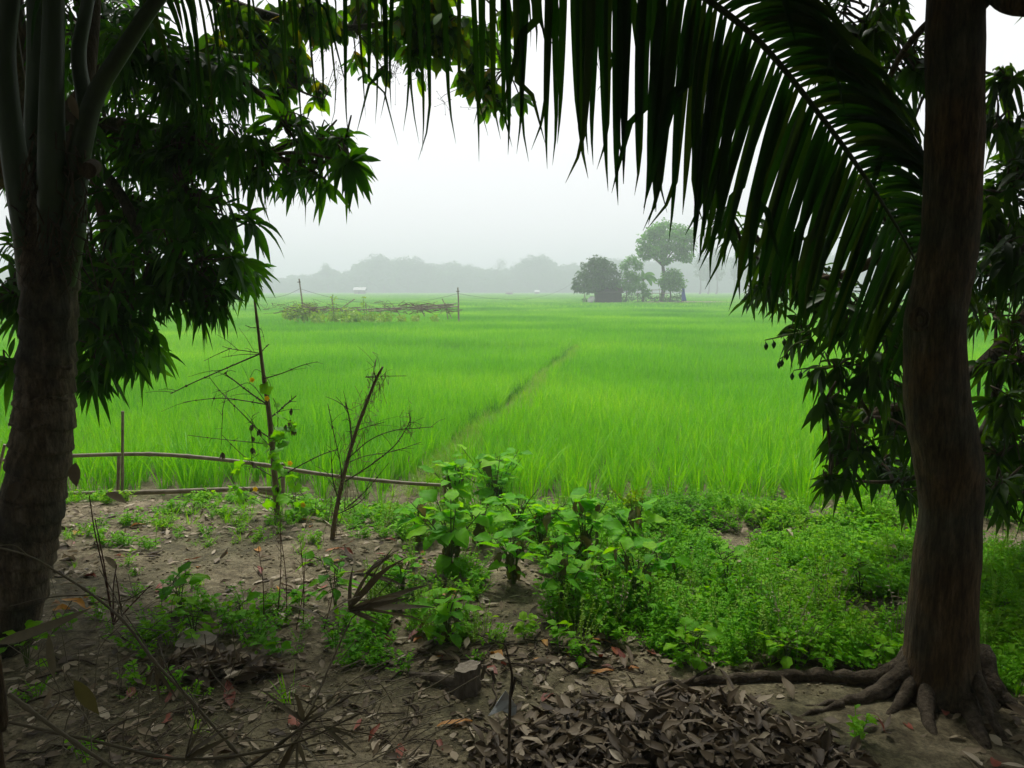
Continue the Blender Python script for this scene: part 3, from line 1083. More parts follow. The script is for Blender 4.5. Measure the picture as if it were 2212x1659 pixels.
# small sheds by the far woods
def shed(name, label, u, d, wpx, hpx, roofm, wallm, gable=True):
    c = Pz(u, d, FIELD_Z)
    w, h = mpx(d) * wpx / 2, mpx(d) * hpx
    t = empty(name, c, label, 'shed')
    a = Acc()
    box(a, (c.x - w, d - w * .7, FIELD_Z), (c.x + w, d + w * .7, FIELD_Z + h * .62))
    a.obj('wall', wallm, t, smooth=False)
    a = Acc()
    for s_ in (-1, 1):
        zr = FIELD_Z + h if gable else FIELD_Z + h * .8
        ze = FIELD_Z + h * .62 if gable else FIELD_Z + h * .72
        v = [(c.x - w * 1.2, d, zr), (c.x + w * 1.2, d, zr), (c.x + w * 1.2, d + s_ * w, ze), (c.x - w * 1.2, d + s_ * w, ze)]
        v += [(x, y, z + .08) for x, y, z in v]
        a.add(v, [(0, 1, 2, 3), (7, 6, 5, 4), (0, 4, 5, 1), (1, 5, 6, 2), (2, 6, 7, 3), (3, 7, 4, 0)])
    a.obj('roof', roofm, t, smooth=False)
    a = Acc()
    box(a, (c.x - w * .25, d - w * .7 - .06, FIELD_Z), (c.x + w * .2, d - w * .7 - .003, FIELD_Z + h * .5))
    a.obj('door', M['thatch'], t, smooth=False)
    return t


shed('tin_roof_shed', 'small shed with pale tin roof before the far woods', 777, 300, 22, 16, M['tin'], M['mudwall'])
shed('flat_shed', 'little grey flat topped shed in the field before the woods', 1100, 260, 15, 10, M['mudwall'], M['mudwall'], False)
shed('white_roofed_shed', 'tiny white roofed shelter at the foot of the far woods', 1160, 330, 9, 9, M['sack'], M['mudwall'])

# ------------------------------------------------------------------ bamboo trellis and cable poles, about 38 m off
TD = 38.0
tr = empty('bamboo_trellis', Pz(820, TD, FIELD_Z), 'low collapsing bamboo trellis with dry vines in the rice field', 'trellis')


def stick(a, u0, v0, u1, v1, d0, d1=None, r=.03, n=6):
    a.tube([P(u0, v0, d0), P(u1, v1, d1 or d0)], r, n)


for u0, v0, u1, v1, r in [(735, 671, 980, 659, .03), (795, 672, 960, 663, .03), (850, 666, 985, 656, .026), (632, 664, 700, 664, .025), (690, 668, 780, 664, .025), (640, 667, 735, 672, .02), (900, 669, 992, 662, .03), (960, 662, 990, 662, .025)]:
    a = Acc()
    stick(a, u0, v0, u1, v1, TD + random.uniform(-.7, .7), TD + random.uniform(-.7, .7), r)
    a.obj('rail', M['bamboo'], tr)
for u0, v0, u1, v1 in [(955, 645, 976, 688), (962, 655, 968, 690), (989, 660, 990, 690), (734, 668, 766, 646), (716, 640, 722, 690), (848, 660, 868, 686), (910, 668, 918, 684), (660, 662, 662, 692), (790, 656, 793, 690), (620, 664, 622, 690), (745, 668, 750, 690), (820, 670, 826, 690)]:
    a = Acc()
    stick(a, u0, v0, u1, v1, TD + random.uniform(-.5, .5), None, .025)
    a.obj('post', M['bamboo'], tr)
a = Acc()
for _ in range(190):                                        # withered vine tendrils lying over the rails
    u = random.choice([random.gauss(900, 45), random.gauss(660, 30), random.uniform(620, 960)])
    v = 674 - (random.random() ** 1.5) * 18
    d = TD + random.uniform(-.8, .8)
    pts = [P(u + random.gauss(0, 12), v + random.gauss(0, 4), d + random.uniform(-.3, .3)) for _ in range(4)]
    a.tube(catmull(pts, 3), .009, 4, cap=False)
tag(a.obj('withered_vines', M['redstem'], tr), kind='stuff')
a = cluster_crown([((P(u, v, TD).x, TD + dy, P(u, v, TD).z), (r * mpx(TD) * 1.3, .5, r * mpx(TD))) for u, v, r, dy in
                   [(640, 670, 12, 0), (655, 678, 14, -.3), (690, 682, 12, -.5), (720, 682, 11, 0), (750, 681, 14, -.2), (775, 682, 12, -.5), (800, 684, 11, 0), (835, 684, 9, -.3), (870, 686, 6, -.4), (900, 686, 6, -.5), (940, 687, 5, -.4), (625, 680, 9, 0), (605, 672, 6, 1.5), (660, 668, 8, .5), (700, 690, 8, -1), (760, 691, 7, -1), (830, 691, 6, -1)]],
                  85, .15, wr, .3, .8)
tag(a.obj('vine_foliage', M['weed_y'], tr), kind='stuff')
for u, v0, v1 in ((788, 664, 640), (722, 664, 636), (672, 668, 655)):
    a = Acc()
    pts = [P(u, v0 + 20, TD), P(u - 2, v0, TD), P(u - 4, v1, TD)]
    a.tube(catmull(pts, 3), .012, 4)
    tip = np.array([P(u - 3 + random.gauss(0, 3), random.uniform(v1, v0), TD) for _ in range(22)])
    a.leaves(tip, unit(22), unit(22), .12, .07, .2, .2, SMALL, RNG.uniform(0, 1, 22), mat=1)
    a.obj('climbing_shoot', [M['twig'], M['weed_y']], tr)

cp = []
for lab, u0, v0, u1, v1, d in (('leaning thin pole holding the cable above the trellis', 655, 682, 646, 602, 38.5), ('straight thin pole at the right end of the trellis', 990, 668, 989, 621, 39.5)):
    base = Pz(u0, d, FIELD_Z)
    t = empty('cable_pole', base, lab, 'pole', 'poles carrying the field cable')
    top = P(u1, v1, d)
    a = Acc()
    a.tube(catmull([base, base.lerp(top, .5) + Vector((.02, 0, 0)), top], 4), [.042, .034], 8)
    a.obj('shaft', M['bamboo'], t)
    a = Acc()
    tp = base.lerp(top, .93 if d < 39 else .9)
    a.tube([tp + Vector((-.08, -.07, 0)), tp + Vector((.08, -.07, .01))], .02, 6)
    a.obj('peg', M['twig'], t)
    cp.append(base.lerp(top, .8 if d < 39 else .85) + Vector((0, -.06, 0)))
a = Acc()


def sag(p, q, s, n=18):
    return [p.lerp(q, i / n) - Vector((0, 0, s * 4 * (i / n) * (1 - i / n))) for i in range(n + 1)]


ends = [P(540, 632, 45), cp[0], cp[1], P(1236, 612, 88)]
a.tube(sag(ends[0], ends[1], .35) + sag(ends[1], ends[2], .62)[1:] + sag(ends[2], ends[3], .9)[1:], .007, 5)
tag(a.obj('field_cable', M['cable']), 'thin cable sagging between the poles across the field', 'cable')

# ------------------------------------------------------------------ broad tree with roots, right foreground
TRD = 2.92
tree = empty('smooth_barked_tree', G(2040, 1500), 'tall smooth brown tree trunk with spreading roots at the yard edge', 'tree')
prof = [(-700, 2075, 2165), (-350, 2035, 2135), (0, 2010, 2118), (200, 2008, 2116), (300, 2007, 2117), (400, 2003, 2113), (500, 1998, 2108), (600, 1980, 2094), (690, 1960, 2078), (780, 1958, 2080), (870, 1960, 2089),
        (930, 1968, 2102), (990, 1979, 2114), (1045, 1986, 2117), (1100, 1991, 2115), (1190, 1981, 2112), (1320, 1966, 2106), (1400, 1958, 2107), (1440, 1952, 2110), (1475, 1938, 2124), (1500, 1915, 2148), (1525, 1890, 2175)]
pts, rad = [], []
for v, l, r in reversed(prof):
    c = P((l + r) / 2, v, TRD)
    pts.append(c)
    rad.append((r - l) / 2 * mpx(TRD) * 1.02)
cpts = catmull(pts, 5)
crad = lin(rad, len(rad) * 1)
crad = list(np.interp(np.linspace(0, len(rad) - 1, len(cpts)), np.arange(len(rad)), rad))
crad = [r * (1 + .012 * math.sin(i * .9) + random.gauss(0, .006)) for i, r in enumerate(crad)]
a = Acc()
a.tube(cpts, crad, 72, rough=.005, flute=.028)
# knot scar
a.obj('trunk', M['bark'], tree)
a = Acc()
kq = P(1985, 690, TRD - .13)
for r, th in ((.030, .010), (.018, .008)):
    ringp = [kq + Vector((math.cos(t) * r, -.002, math.sin(t) * r * 1.2)) for t in np.linspace(0, 6.283, 17)]
    a.tube(ringp, th, 6, cap=False)
a.obj('knot', M['bark'], tree)


def gpt(u, v, lift=0.0):
    q = G(u, v)
    return q + Vector((0, 0, lift))


roots = [([(1985, 1462), (1920, 1482), (1850, 1475), (1780, 1468), (1700, 1468), (1620, 1470), (1540, 1474), (1430, 1484), (1380, 1490)], .052, .026, .024),
         ([(1990, 1455), (1930, 1470), (1880, 1455), (1820, 1443), (1760, 1436), (1700, 1432), (1640, 1440), (1610, 1450)], .045, .020, .022),
         ([(1985, 1480), (1920, 1502), (1860, 1514), (1800, 1521), (1735, 1524)], .06, .016, .012),
         ([(1990, 1480), (1960, 1510), (1935, 1530), (1905, 1552)], .05, .018, .006),
         ([(2010, 1478), (2000, 1525), (2005, 1560), (2030, 1605)], .055, .026, .008),
         ([(2065, 1478), (2085, 1530), (2110, 1575), (2150, 1640)], .065, .035, .008),
         ([(2110, 1470), (2150, 1510), (2190, 1530), (2260, 1560)], .06, .03, .01),
         ([(1820, 1524), (1750, 1542), (1690, 1562)], .016, .008, .004),
         ([(2100, 1520), (2160, 1590), (2230, 1650)], .03, .012, .006)]
for uvs, r0, r1, lift in roots:
    r0, r1 = r0 * .78, r1 * .75
    q = [gpt(u, v) for u, v in uvs]
    n = len(q)
    for i in range(n):
        q[i].z += lift * (1 - i / n)
    q[-1].z -= r1 * 1.2
    q[0].z += .12 if r0 > .02 else 0
    if n > 3:
        q[1].z += .035
    c = catmull(q, 5)
    for i, pnt in enumerate(c):
        pnt.z += .006 * math.sin(i * 1.7)
    a = Acc()
    a.tube(c, [x * (1 + .10 * math.sin(i * 1.3)) for i, x in enumerate(lin([r0, r0 * .75, (r0 + r1) / 2.2, r1, r1 * .6], len(c)))], 10, rough=.05)
    a.obj('root', M['root'], tree)
# branch leaving top right and one crossing behind the frond
for ps, r in (([P(2085, 30, TRD), P(2140, -20, 2.9), P(2180, 8, 2.8), P(2260, 20, 2.7)], (.045, .03)), ([P(2030, 30, TRD + .05), P(1985, 70, 3.1), P(1940, 130, 3.3), P(1900, 220, 3.5), P(1880, 300, 3.6)], (.016, .008)),
              ([P(2090, -350, TRD), P(1900, -600, 2.2), P(1500, -900, 1.4)], (.06, .03)), ([P(2110, -500, TRD), P(2300, -800, 3.4), P(2500, -1000, 4.2)], (.05, .02))):
    a = Acc()
    c = catmull(ps, 5)
    a.tube(c, lin(r, len(c)), 8, rough=.03)
    a.obj('branch', M['bark'], tree)
# unseen crown above the frame, spread wide to shade the yard
cr = np.random.default_rng(61)
bl = []
for _ in range(58):
    x, y, zc = cr.uniform(-3.6, 5.0), cr.uniform(-4.5, 3.0), cr.uniform(4.0, 6.6)
    bl.append(((x, y, zc), (1.25, 1.25, .7)))
for _ in range(16):  # extra unseen blobs for more shade over the right-hand weeds
    bl.append(((cr.uniform(-.6, 4.6), cr.uniform(3.0, 4.3), cr.uniform(4.1, 4.9)), (.95, .8, .5)))
tag(cluster_crown(bl, 42, .24, cr, .2, .5).obj('crown', M['mango_r'], tree))
a = Acc()
branchy(a, P(2120, -700, TRD), [c for c, r in bl], .05, cr)
a.obj('limbs', M['bark'], tree)


# ------------------------------------------------------------------ leafy boughs of the mango trees
def mango_crown(blobs, rng, per_m3, leaf, wid, n_leaf=(8, 13), droop=.5):
    """twig rosettes through the given balls; returns leaves and twigs"""
    la, ta = Acc(), Acc()
    nodes = []
    for (c, r, k) in blobs:
        c = Vector(c)
        vol = 4.19 * r ** 3
        n = max(4, int(per_m3 * k * (vol ** .8)))
        for _ in range(n):
            u = unit(1, rng)[0]
            s_ = rng.uniform(.1, 1) ** .5
            pos = np.array(c) + u * r * s_ * np.array([1, 1, .85])
            out = u * .8 + np.array([rng.normal(0, .25), -.15 + rng.normal(0, .25), -.15])
            out /= np.linalg.norm(out)
            m = int(rng.integers(*n_leaf))
            sz = rng.choice([.65, .85, 1.0, 1.05])
            az = rng.uniform(0, 6.283) + np.arange(m) * 2.4
            e1 = np.cross(out, [0, 0, 1.0])
            e1 /= max(np.linalg.norm(e1), 1e-5)
            e2 = np.cross(out, e1)
            rad = np.cos(az)[:, None] * e1 + np.sin(az)[:, None] * e2
            op = rng.uniform(.25, 1.15, m)[:, None]
            d = out[None] * op + rad
            d[:, 2] -= rng.uniform(.0, .5, m)
            b = pos[None] - out[None] * (np.arange(m) * .008)[:, None]
            up = out[None] * 1.0 + np.array([[0, 0, .6]]) + rng.normal(0, .2, (m, 3))
            la.leaves(b, d, up, leaf * rng.uniform(.45, 1.25, m) * sz, wid * rng.uniform(.6, 1.25, m) * sz, droop * rng.uniform(.3, 1.5, m), .28, LANCE, np.full(m, rng.uniform(0, 1)) + rng.normal(0, .08, m), wave=.16, rng=rng)
            p0 = c.lerp(Vector(pos), .25) + Vector(rng.normal(0, .06 * r, 3))
            p1 = Vector(pos)
            ta.tube(catmull([p0, p0.lerp(p1, .55) + Vector(rng.normal(0, .05, 3)) + Vector((0, 0, .04)), p1], 2), [.008, .005, .003], 4, cap=False)
        nodes.append(c)
    return la, ta, nodes


def limb(a, pts, r, rough=.04, n=8, k=5):
    c = catmull(pts, k)
    a.tube(c, lin(r, len(c)), n, rough=rough)


def bset(lst, d, k=1.0, jit=.35, rng=None):
    out = []
    for it in lst:
        u, v, r = it[:3]
        dd = d + (it[3] if len(it) > 3 else rng.uniform(-jit, jit))
        q = P(u, v, dd)
        out.append((q, r * mpx(dd), (it[4] if len(it) > 4 else 1.0) * k))
    return out


mr = np.random.default_rng(71)
MLD = 4.7
lm = empty('mango_tree', Vector((-4.6, 5.0, float(gz(-4.6, 5.0)))), 'dark mango tree with drooping leaf sprays behind the coconut trunk', 'tree')
lblobs = [(330, 120, 120), (450, 190, 110), (300, 300, 130), (440, 320, 110), (520, 300, 70), (610, 270, 60), (690, 300, 62), (742, 300, 42), (700, 385, 48), (745, 350, 34), (640, 360, 50), (570, 370, 50),
          (420, 430, 95), (490, 480, 62), (300, 480, 120), (400, 570, 110), (495, 560, 62), (540, 590, 40), (300, 640, 120), (420, 640, 70), (470, 645, 40), (230, 740, 95), (300, 770, 48), (205, 815, 55), (120, 600, 130), (20, 640, 60), (20, 790, 36), (90, 300, 190, 1.0, .5), (180, 60, 150, .6, .7), (240, 700, 80), (190, 560, 120)]
la, ta, nodes = mango_crown(bset(lblobs, MLD, rng=mr), mr, 185, .195, .040)
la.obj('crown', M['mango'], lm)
tag(ta.obj('twigs', M['twig'], lm), kind='stuff')
a = Acc()
root0 = Vector((-4.6, 5.0, float(gz(-4.6, 5.0))))
fork = P(60, 330, 5.2)
limb(a, [root0, Vector((-4.4, 5.05, 1.0)), Vector((-4.0, 5.1, 1.9)), fork], [.16, .13, .10])
a.obj('trunk', M['bark'], lm)
a = Acc()
limb(a, [fork, P(230, 270, 4.9), P(400, 310, 4.75), P(560, 340, 4.7), P(690, 350, 4.7), P(740, 345, 4.7)], [.07, .045, .03, .012, .006])
limb(a, [P(150, 300, 5), P(260, 420, 4.8), P(330, 560, 4.7), P(430, 600, 4.7), P(530, 590, 4.7)], [.045, .03, .02, .006])
limb(a, [P(200, 350, 5), P(230, 520, 4.8), P(240, 680, 4.7), P(220, 800, 4.7)], [.04, .025, .006])
limb(a, [P(100, 300, 5.1), P(250, 130, 4.9), P(420, 120, 4.8), P(560, 200, 4.7), P(620, 260, 4.7)], [.05, .03, .006])
for nd in nodes:
    an = min([P(230, 270, 4.9), P(400, 310, 4.75), P(560, 340, 4.7), P(330, 560, 4.7), P(240, 680, 4.7), P(420, 120, 4.8), fork, P(260, 420, 4.8), P(430, 600, 4.7)], key=lambda q: (q - nd).length)
    limb(a, [an, an.lerp(nd, .5) + Vector((0, 0, .04)), nd], [.014, .007], k=3, n=5)
a.obj('branch', M['bark'], lm)
ub = [((cr.uniform(-6.5, -2.0), cr.uniform(3.4, 5.4), cr.uniform(3.8, 6.4)), (1.0, .9, .7)) for _ in range(14)]
tag(cluster_crown(ub, 45, .2, cr, .2, .4).obj('upper_crown', M['mango'], lm))
a = Acc()
branchy(a, fork, [c for c, r in ub], .05, cr)
a.obj('limbs', M['bark'], lm)

RD = 4.4
rm = empty('mango_tree', Vector((4.3, 5.0, float(gz(4.3, 5.0)))), 'dark mango tree with green fruitlets behind the smooth brown trunk', 'tree')
rblobs = [(1570, 465, 40, .2), (1640, 520, 75, .3), (1635, 620, 48), (1720, 600, 95), (1745, 715, 46), (1830, 680, 95), (1800, 790, 42, -.2, .8), (1880, 800, 80), (1850, 890, 58), (1915, 880, 70), (1835, 985, 48, -.3), (1900, 1000, 66), (1950, 1055, 50), (1795, 1035, 24, -.4), (1830, 930, 40), (1780, 870, 26, -.3),
          (1850, 400, 100, .3, .55), (1950, 500, 110, .2, .8), (1780, 90, 100, .3, .6), (1880, 40, 110, .2, .9), (1960, 150, 80, .2, .9), (1960, 300, 60, .2, .35), (2170, 420, 105), (2185, 590, 110), (2160, 260, 62), (2185, 170, 40), (2195, 780, 80, .0, .8), (2180, 960, 95), (2150, 1060, 60), (1700, 30, 60, .3, .6), (2200, 1080, 60), (1960, 700, 90), (1980, 940, 70), (2150, 680, 75, .3, .8), (2145, 860, 50, .3, .7), (2165, 500, 80), (2175, 860, 60), (2150, 980, 60), (1990, 600, 70), (1900, 720, 70),
          (2330, 300, 150), (2360, 560, 150), (2330, 800, 140), (2340, 1000, 110), (2560, 420, 170, .3), (2560, 720, 170, .3), (2760, 560, 180, .4), (2480, 150, 150, .3), (2720, 300, 160, .4), (2480, 940, 130, .2), (2780, 850, 150, .4)]
la, ta, nodes = mango_crown(bset(rblobs, RD, rng=mr), mr, 165, .185, .042)
la.obj('crown', M['mango_r'], rm)
tag(ta.obj('twigs', M['twig'], rm), kind='stuff')
a = Acc()
root1 = Vector((4.3, 5.0, float(gz(4.3, 5.0))))
fork1 = P(2290, 560, 4.8)
limb(a, [root1, Vector((4.2, 4.9, .9)), fork1], [.16, .12, .09])
a.obj('trunk', M['bark'], rm)
a = Acc()
main = [fork1, P(2120, 520, 4.6), P(1950, 540, 4.5), P(1800, 600, 4.4), P(1680, 590, 4.4), P(1600, 520, 4.5)]
limb(a, main, [.06, .04, .03, .012, .005])
low = [fork1, P(2150, 760, 4.6), P(2000, 860, 4.5), P(1880, 900, 4.4), P(1840, 980, 4.4)]
limb(a, low, [.05, .035, .02, .006])
hi = [fork1, P(2180, 300, 4.7), P(2020, 160, 4.6), P(1860, 80, 4.6), P(1720, 40, 4.7)]
limb(a, hi, [.05, .035, .02, .006])
low2 = [P(2150, 760, 4.6), P(2140, 900, 4.5), P(2050, 1000, 4.4), P(1930, 1040, 4.4), P(1800, 1035, 4.2)]
limb(a, low2, [.03, .02, .005])
for nd in nodes:
    an = min(main[1:] + low[1:] + hi[1:] + low2[1:], key=lambda q: (q - nd).length)
    limb(a, [an, an.lerp(nd, .5) + Vector((0, 0, .03)), nd], [.012, .006], k=3, n=5)
a.obj('branch', M['bark'], rm)
# fruitlets on bare stalks at the crown edge
for pts in ([(1750, 715), (1710, 722), (1675, 730), (1652, 735)], [(1745, 735), (1715, 745), (1695, 768), (1685, 775)], [(1790, 795), (1750, 795), (1715, 800)]):
    q = [P(u, v, 4.15) for u, v in pts]
    a = Acc()
    c = catmull(q, 4)
    a.tube(c, [.006, .003], 5)
    st = a.obj('fruit_stalk', M['stem'], rm)
    for i in (len(c) // 2, int(len(c) * .75), len(c) - 1):
        b = Acc()
        top = c[i]
        e = top + Vector((random.uniform(-.01, .01), 0, -.02))
        b.tube(catmull([top, e, e + Vector((0, 0, -.014)), e + Vector((0, 0, -.034))], 3), [.001, .002, .009, .013, .010, .002], 8)
        b.obj('fruitlet', M['fruit'], st)
ub = [((cr.uniform(2.2, 6.5), cr.uniform(3.2, 5.2), cr.uniform(3.7, 6.2)), (1.0, .9, .7)) for _ in range(14)]
tag(cluster_crown(ub, 45, .2, cr, .2, .4).obj('upper_crown', M['mango_r'], rm))
a = Acc()
branchy(a, fork1, [c for c, r in ub], .05, cr)
a.obj('limbs', M['bark'], rm)

# ------------------------------------------------------------------ ovate-leaved tree whose boughs hang at the top
jr = np.random.default_rng(81)
JD = 5.4
jt = empty('ovate_leaved_tree', Vector((-5.2, 5.7, float(gz(-5.2, 5.7)))), 'tree with hanging boughs of small oval leaves at the top', 'tree')
a = Acc()
jfork = P(150, -300, 5.6)
limb(a, [Vector((-5.2, 5.7, float(gz(-5.2, 5.7)))), Vector((-4.8, 5.7, 1.5)), jfork], [.15, .12, .08])
a.obj('trunk', M['bark'], jt)
a = Acc()
jm1 = [jfork, P(420, -40, 5.5), P(600, 40, 5.4), P(760, 60, 5.4), P(900, 40, 5.4), P(1040, 60, 5.4), P(1090, 150, 5.4)]
jm2 = [jfork, P(500, -200, 5.5), P(800, -120, 5.4), P(1000, -40, 5.4), P(1090, 40, 5.4)]
jm3 = [P(420, -40, 5.5), P(560, 110, 5.4), P(640, 190, 5.4), P(700, 215, 5.4)]
for jm, r in ((jm1, [.05, .03, .012, .004]), (jm2, [.05, .03, .012, .004]), (jm3, [.02, .012, .003])):
    limb(a, jm, r)
a.obj('branch', M['bark'], jt)
la, ta = Acc(), Acc()
jb = [(520, 50, 80), (570, 110, 80), (620, 60, 70), (640, 150, 70), (600, 210, 50), (690, 200, 34, 0, .6), (720, 60, 60, 0, .45), (770, 130, 40, 0, .45), (830, 90, 60), (890, 50, 80), (900, 120, 50), (970, 70, 75), (1030, 100, 60), (1010, 170, 45), (1060, 190, 42), (1080, 225, 30), (1085, 110, 36), (1100, 40, 34), (830, 155, 22, 0, .6), (930, 20, 80), (480, 120, 70), (660, 20, 70), (790, 20, 60), (1045, 240, 18), (1125, 215, 16)]
for it in jb:
    u, v, r = it[:3]
    dd = JD + jr.uniform(-.3, .3)
    c, rm_, k = P(u, v, dd), r * mpx(dd), (it[4] if len(it) > 4 else 1)
    an = min(jm1[1:] + jm2[1:] + jm3[1:], key=lambda q: (q - c).length)
    ta.tube(catmull([an, an.lerp(c, .5) + Vector((0, 0, .03)), c], 3), [.007, .004], 5, cap=False)
    for _ in range(max(2, int(k * 17 * (r / 60) ** 2))):
        p1 = c + Vector(unit(1, jr)[0]) * rm_ * jr.uniform(.3, .95)
        p0 = c + Vector(jr.normal(0, rm_ * .15, 3))
        tw = catmull([p0, p0.lerp(p1, .5) + Vector((0, 0, .05)), p1], 3)
        ta.tube(tw, [.004, .002], 4, cap=False)
        m = int(jr.integers(6, 11))
        ts_ = jr.uniform(.3, 1.0, m)
        b = np.array([tw[min(int(t * (len(tw) - 1) + .5), len(tw) - 1)] for t in ts_])
        d = unit(m, jr) * .75
        d[:, 2] -= .8
        la.leaves(b, d, unit(m, jr) + np.array([[0, -.6, .3]]), jr.uniform(.08, .14, m), jr.uniform(.038, .062, m), .15, .12, OVATE, jr.uniform(0, 1, m) ** 1.4 * .95, wave=.1, rng=jr)
la.obj('leafage', M['jack'], jt)
tag(ta.obj('twigs', M['twig'], jt), kind='stuff')
# fine flower panicles
a = Acc()
for _ in range(26):
    u, v = random.choice([(700, 90), (760, 60), (720, 150), (830, 150), (900, 160), (1000, 220), (650, 180)])
    q = P(u + random.gauss(0, 16), v + random.gauss(0, 14), JD)
    a.tube(catmull([min(jm1[1:] + jm2[1:] + jm3[1:], key=lambda w_: (w_ - q).length), q + Vector((0, 0, .05)), q], 3), [.003, .0012], 4, cap=False)
    for _ in range(7):
        e = q + Vector((random.gauss(0, .05), random.gauss(0, .04), random.gauss(0, .05)))
        a.tube([q, e], .0012, 3, cap=False)
        s4 = .0025
        a.tube([e, e + Vector((0, 0, .006))], s4, 5)
tag(a.obj('flower_panicles', M['twig'], jt), kind='stuff')
ub = [((cr.uniform(-4.5, 2.4), cr.uniform(3.7, 4.9), cr.uniform(3.9, 5.6)), (1.0, .8, .5)) for _ in range(22)]  # unseen upper crown, spread forward to shade the near soil
tag(cluster_crown(ub, 40, .16, cr, .2, .5).obj('upper_crown', M['jack'], jt))
a = Acc()
branchy(a, jfork, [c for c, r in ub], .04, cr)
a.obj('limbs', M['bark'], jt)

# ------------------------------------------------------------------ grove around and behind the yard (out of view, added to shade it)
a = Acc()
gb = []
for _ in range(70):
    side = cr.random()
    if side < .55:
        x, y = cr.uniform(-9, 9), cr.uniform(-9, -4.5)
    elif side < .78:
        x, y = cr.uniform(-10, -6.2), cr.uniform(-5, 5.0)
    else:
        x, y = cr.uniform(6.2, 10), cr.uniform(-5, 5.0)
    gb.append(((x, y, cr.uniform(.8, 6.5)), (1.4, 1.4, 1.1)))
a = cluster_crown(gb, 22, .32, cr, .2, .5)
for c, r in gb:
    a.tube([(c[0], c[1], 0), c], [.06, .03], 6, mat=1, cap=False)
tag(a.obj('shade_grove', [M['mango_r'], M['bark']]), 'dense unseen trees added around the viewer to shade the yard', 'shade_grove', kind='stuff')

# ------------------------------------------------------------------ coconut palm, left foreground
PD = 3.25
palm = empty('coconut_palm', Vector((P(-30, 1400, PD).x, PD, 0)), 'leaning ringed coconut palm trunk with thick leaf stalks at the yard edge', 'palm')
pf = [(1470, -160, 60), (1420, -130, 62), (1380, -95, 70), (1306, -60, 92), (1206, -40, 116), (1106, 0, 134), (1050, 10, 142), (990, 20, 152), (930, 28, 157), (870, 34, 160), (800, 40, 160), (700, 47, 163), (600, 50, 168), (540, 50, 172), (480, 58, 176), (420, 66, 172)]
pts, rad = [], []
for v, l, r in pf:
    pts.append(P((l + r) / 2, v, PD))
    rad.append((r - l) / 2 * mpx(PD))
k = 14
cpts = catmull(pts, k)
crad = list(np.interp(np.linspace(0, len(rad) - 1, len(cpts)), np.arange(len(rad)), rad))
clen = np.concatenate([[0], np.cumsum([(cpts[i + 1] - cpts[i]).length for i in range(len(cpts) - 1)])])
crad = [r * (1.0 - .10 * ((L_ / .085 + .35 * math.sin(L_ * 9)) % 1.0) + .02 * math.sin(L_ * 31)) for r, L_ in zip(crad, clen)]
a = Acc()
a.tube(cpts, crad, 30, rough=.012)
a.obj('trunk', M['palmbark'], palm)
# ragged leaf scars: broken lips on the rings
for i in range(12, len(cpts) - 6, 13):
    c, r = cpts[i], crad[i]
    a = Acc()
    a0 = random.uniform(-2.6, -.4)
    arc = [c + Vector((math.cos(t) * r * 1.0, math.sin(t) * r * 1.0, .012 * math.sin(t * 5))) for t in np.linspace(a0, a0 + random.uniform(.9, 1.9), 12)]
    a.tube(arc, [.003, .010, .008, .011, .003], 6, rough=.3)
    a.obj('leaf_scar', M['palmbark'], palm)


def stalk(pts, r, name='leaf_stalk', mat='petiole', flat=.55):
    c = catmull(pts, 8)
    a = Acc()
    a.tube(c, lin(r, len(c)), 14)
    return a.obj(name, M[mat], palm), c


s1, _ = stalk([P(118, 640, 3.27), P(116, 520, 3.18), P(112, 380, 3.1), P(112, 200, 3.12), P(116, 0, 3.15), P(110, -300, 3.1), P(60, -700, 2.7), P(-100, -1000, 2.2)], [.05, .058, .052, .044, .038, .032, .02, .01])
s2, _ = stalk([P(140, 640, 3.25), P(156, 520, 3.17), P(166, 420, 3.14), P(185, 250, 3.18), P(170, 120, 3.24), P(190, 0, 3.3), P(240, -300, 3.7), P(300, -600, 4.4)], [.03, .048, .034, .03, .026, .02, .01])
s3, _ = stalk([P(80, 620, 3.27), P(60, 500, 3.2), P(30, 330, 3.2), P(10, 120, 3.2), P(20, -100, 3.2), P(-60, -500, 3.4), P(-300, -800, 3.8)], [.07, .055, .045, .036, .02, .01])
s4, _ = stalk([P(95, 480, 3.3), P(80, 300, 3.35), P(80, 100, 3.45), P(70, -200, 3.7), P(60, -500, 4.4)], [.06, .05, .04, .03, .01])
s5, _ = stalk([P(145, 470, 3.3), P(175, 250, 3.35), P(200, 60, 3.45), P(215, -200, 3.8)], [.05, .034, .028, .02], mat='fibre')
# bract tips and fibre sheath
a = Acc()
for _ in range(130):
    u, v = random.uniform(50, 190), random.uniform(300, 580)
    q = P(u, v, 3.1 + random.uniform(-.03, .06))
    a.tube([q, q + Vector((random.gauss(0, .03), -.01, random.uniform(-.12, .06))), q + Vector((random.gauss(0, .05), -.01, random.uniform(-.2, .08)))], [.004, .003, .001], 4, cap=False)
tag(a.obj('fibre_sheath', M['fibre'], palm), kind='stuff')
for cu_, cv_, dv_, L_, w_, ti in ((152, 205, (.3, 0, -1), .09, .035, .1), (160, 270, (-.3, 0, .8), .07, .03, .4), (40, 1040, (-.3, -.2, -1), .08, .05, .6), (163, 1000, (.1, -.2, -1), .09, .05, .2)):
    a = Acc()
    a.leaves([tuple(P(cu_, cv_, 3.07))], [dv_], [(0, -1, .2)], L_, w_, .1, .5, OVATE, ti)
    a.obj('torn_sheath', M['brown'], palm)
# cut stalk disc
a = Acc()
q = P(190, 368, 3.02)
a.tube([q + Vector((-.03, .10, .03)), q], [.03, .030], 14)
a.obj('cut_stalk', M['fibre'], palm)


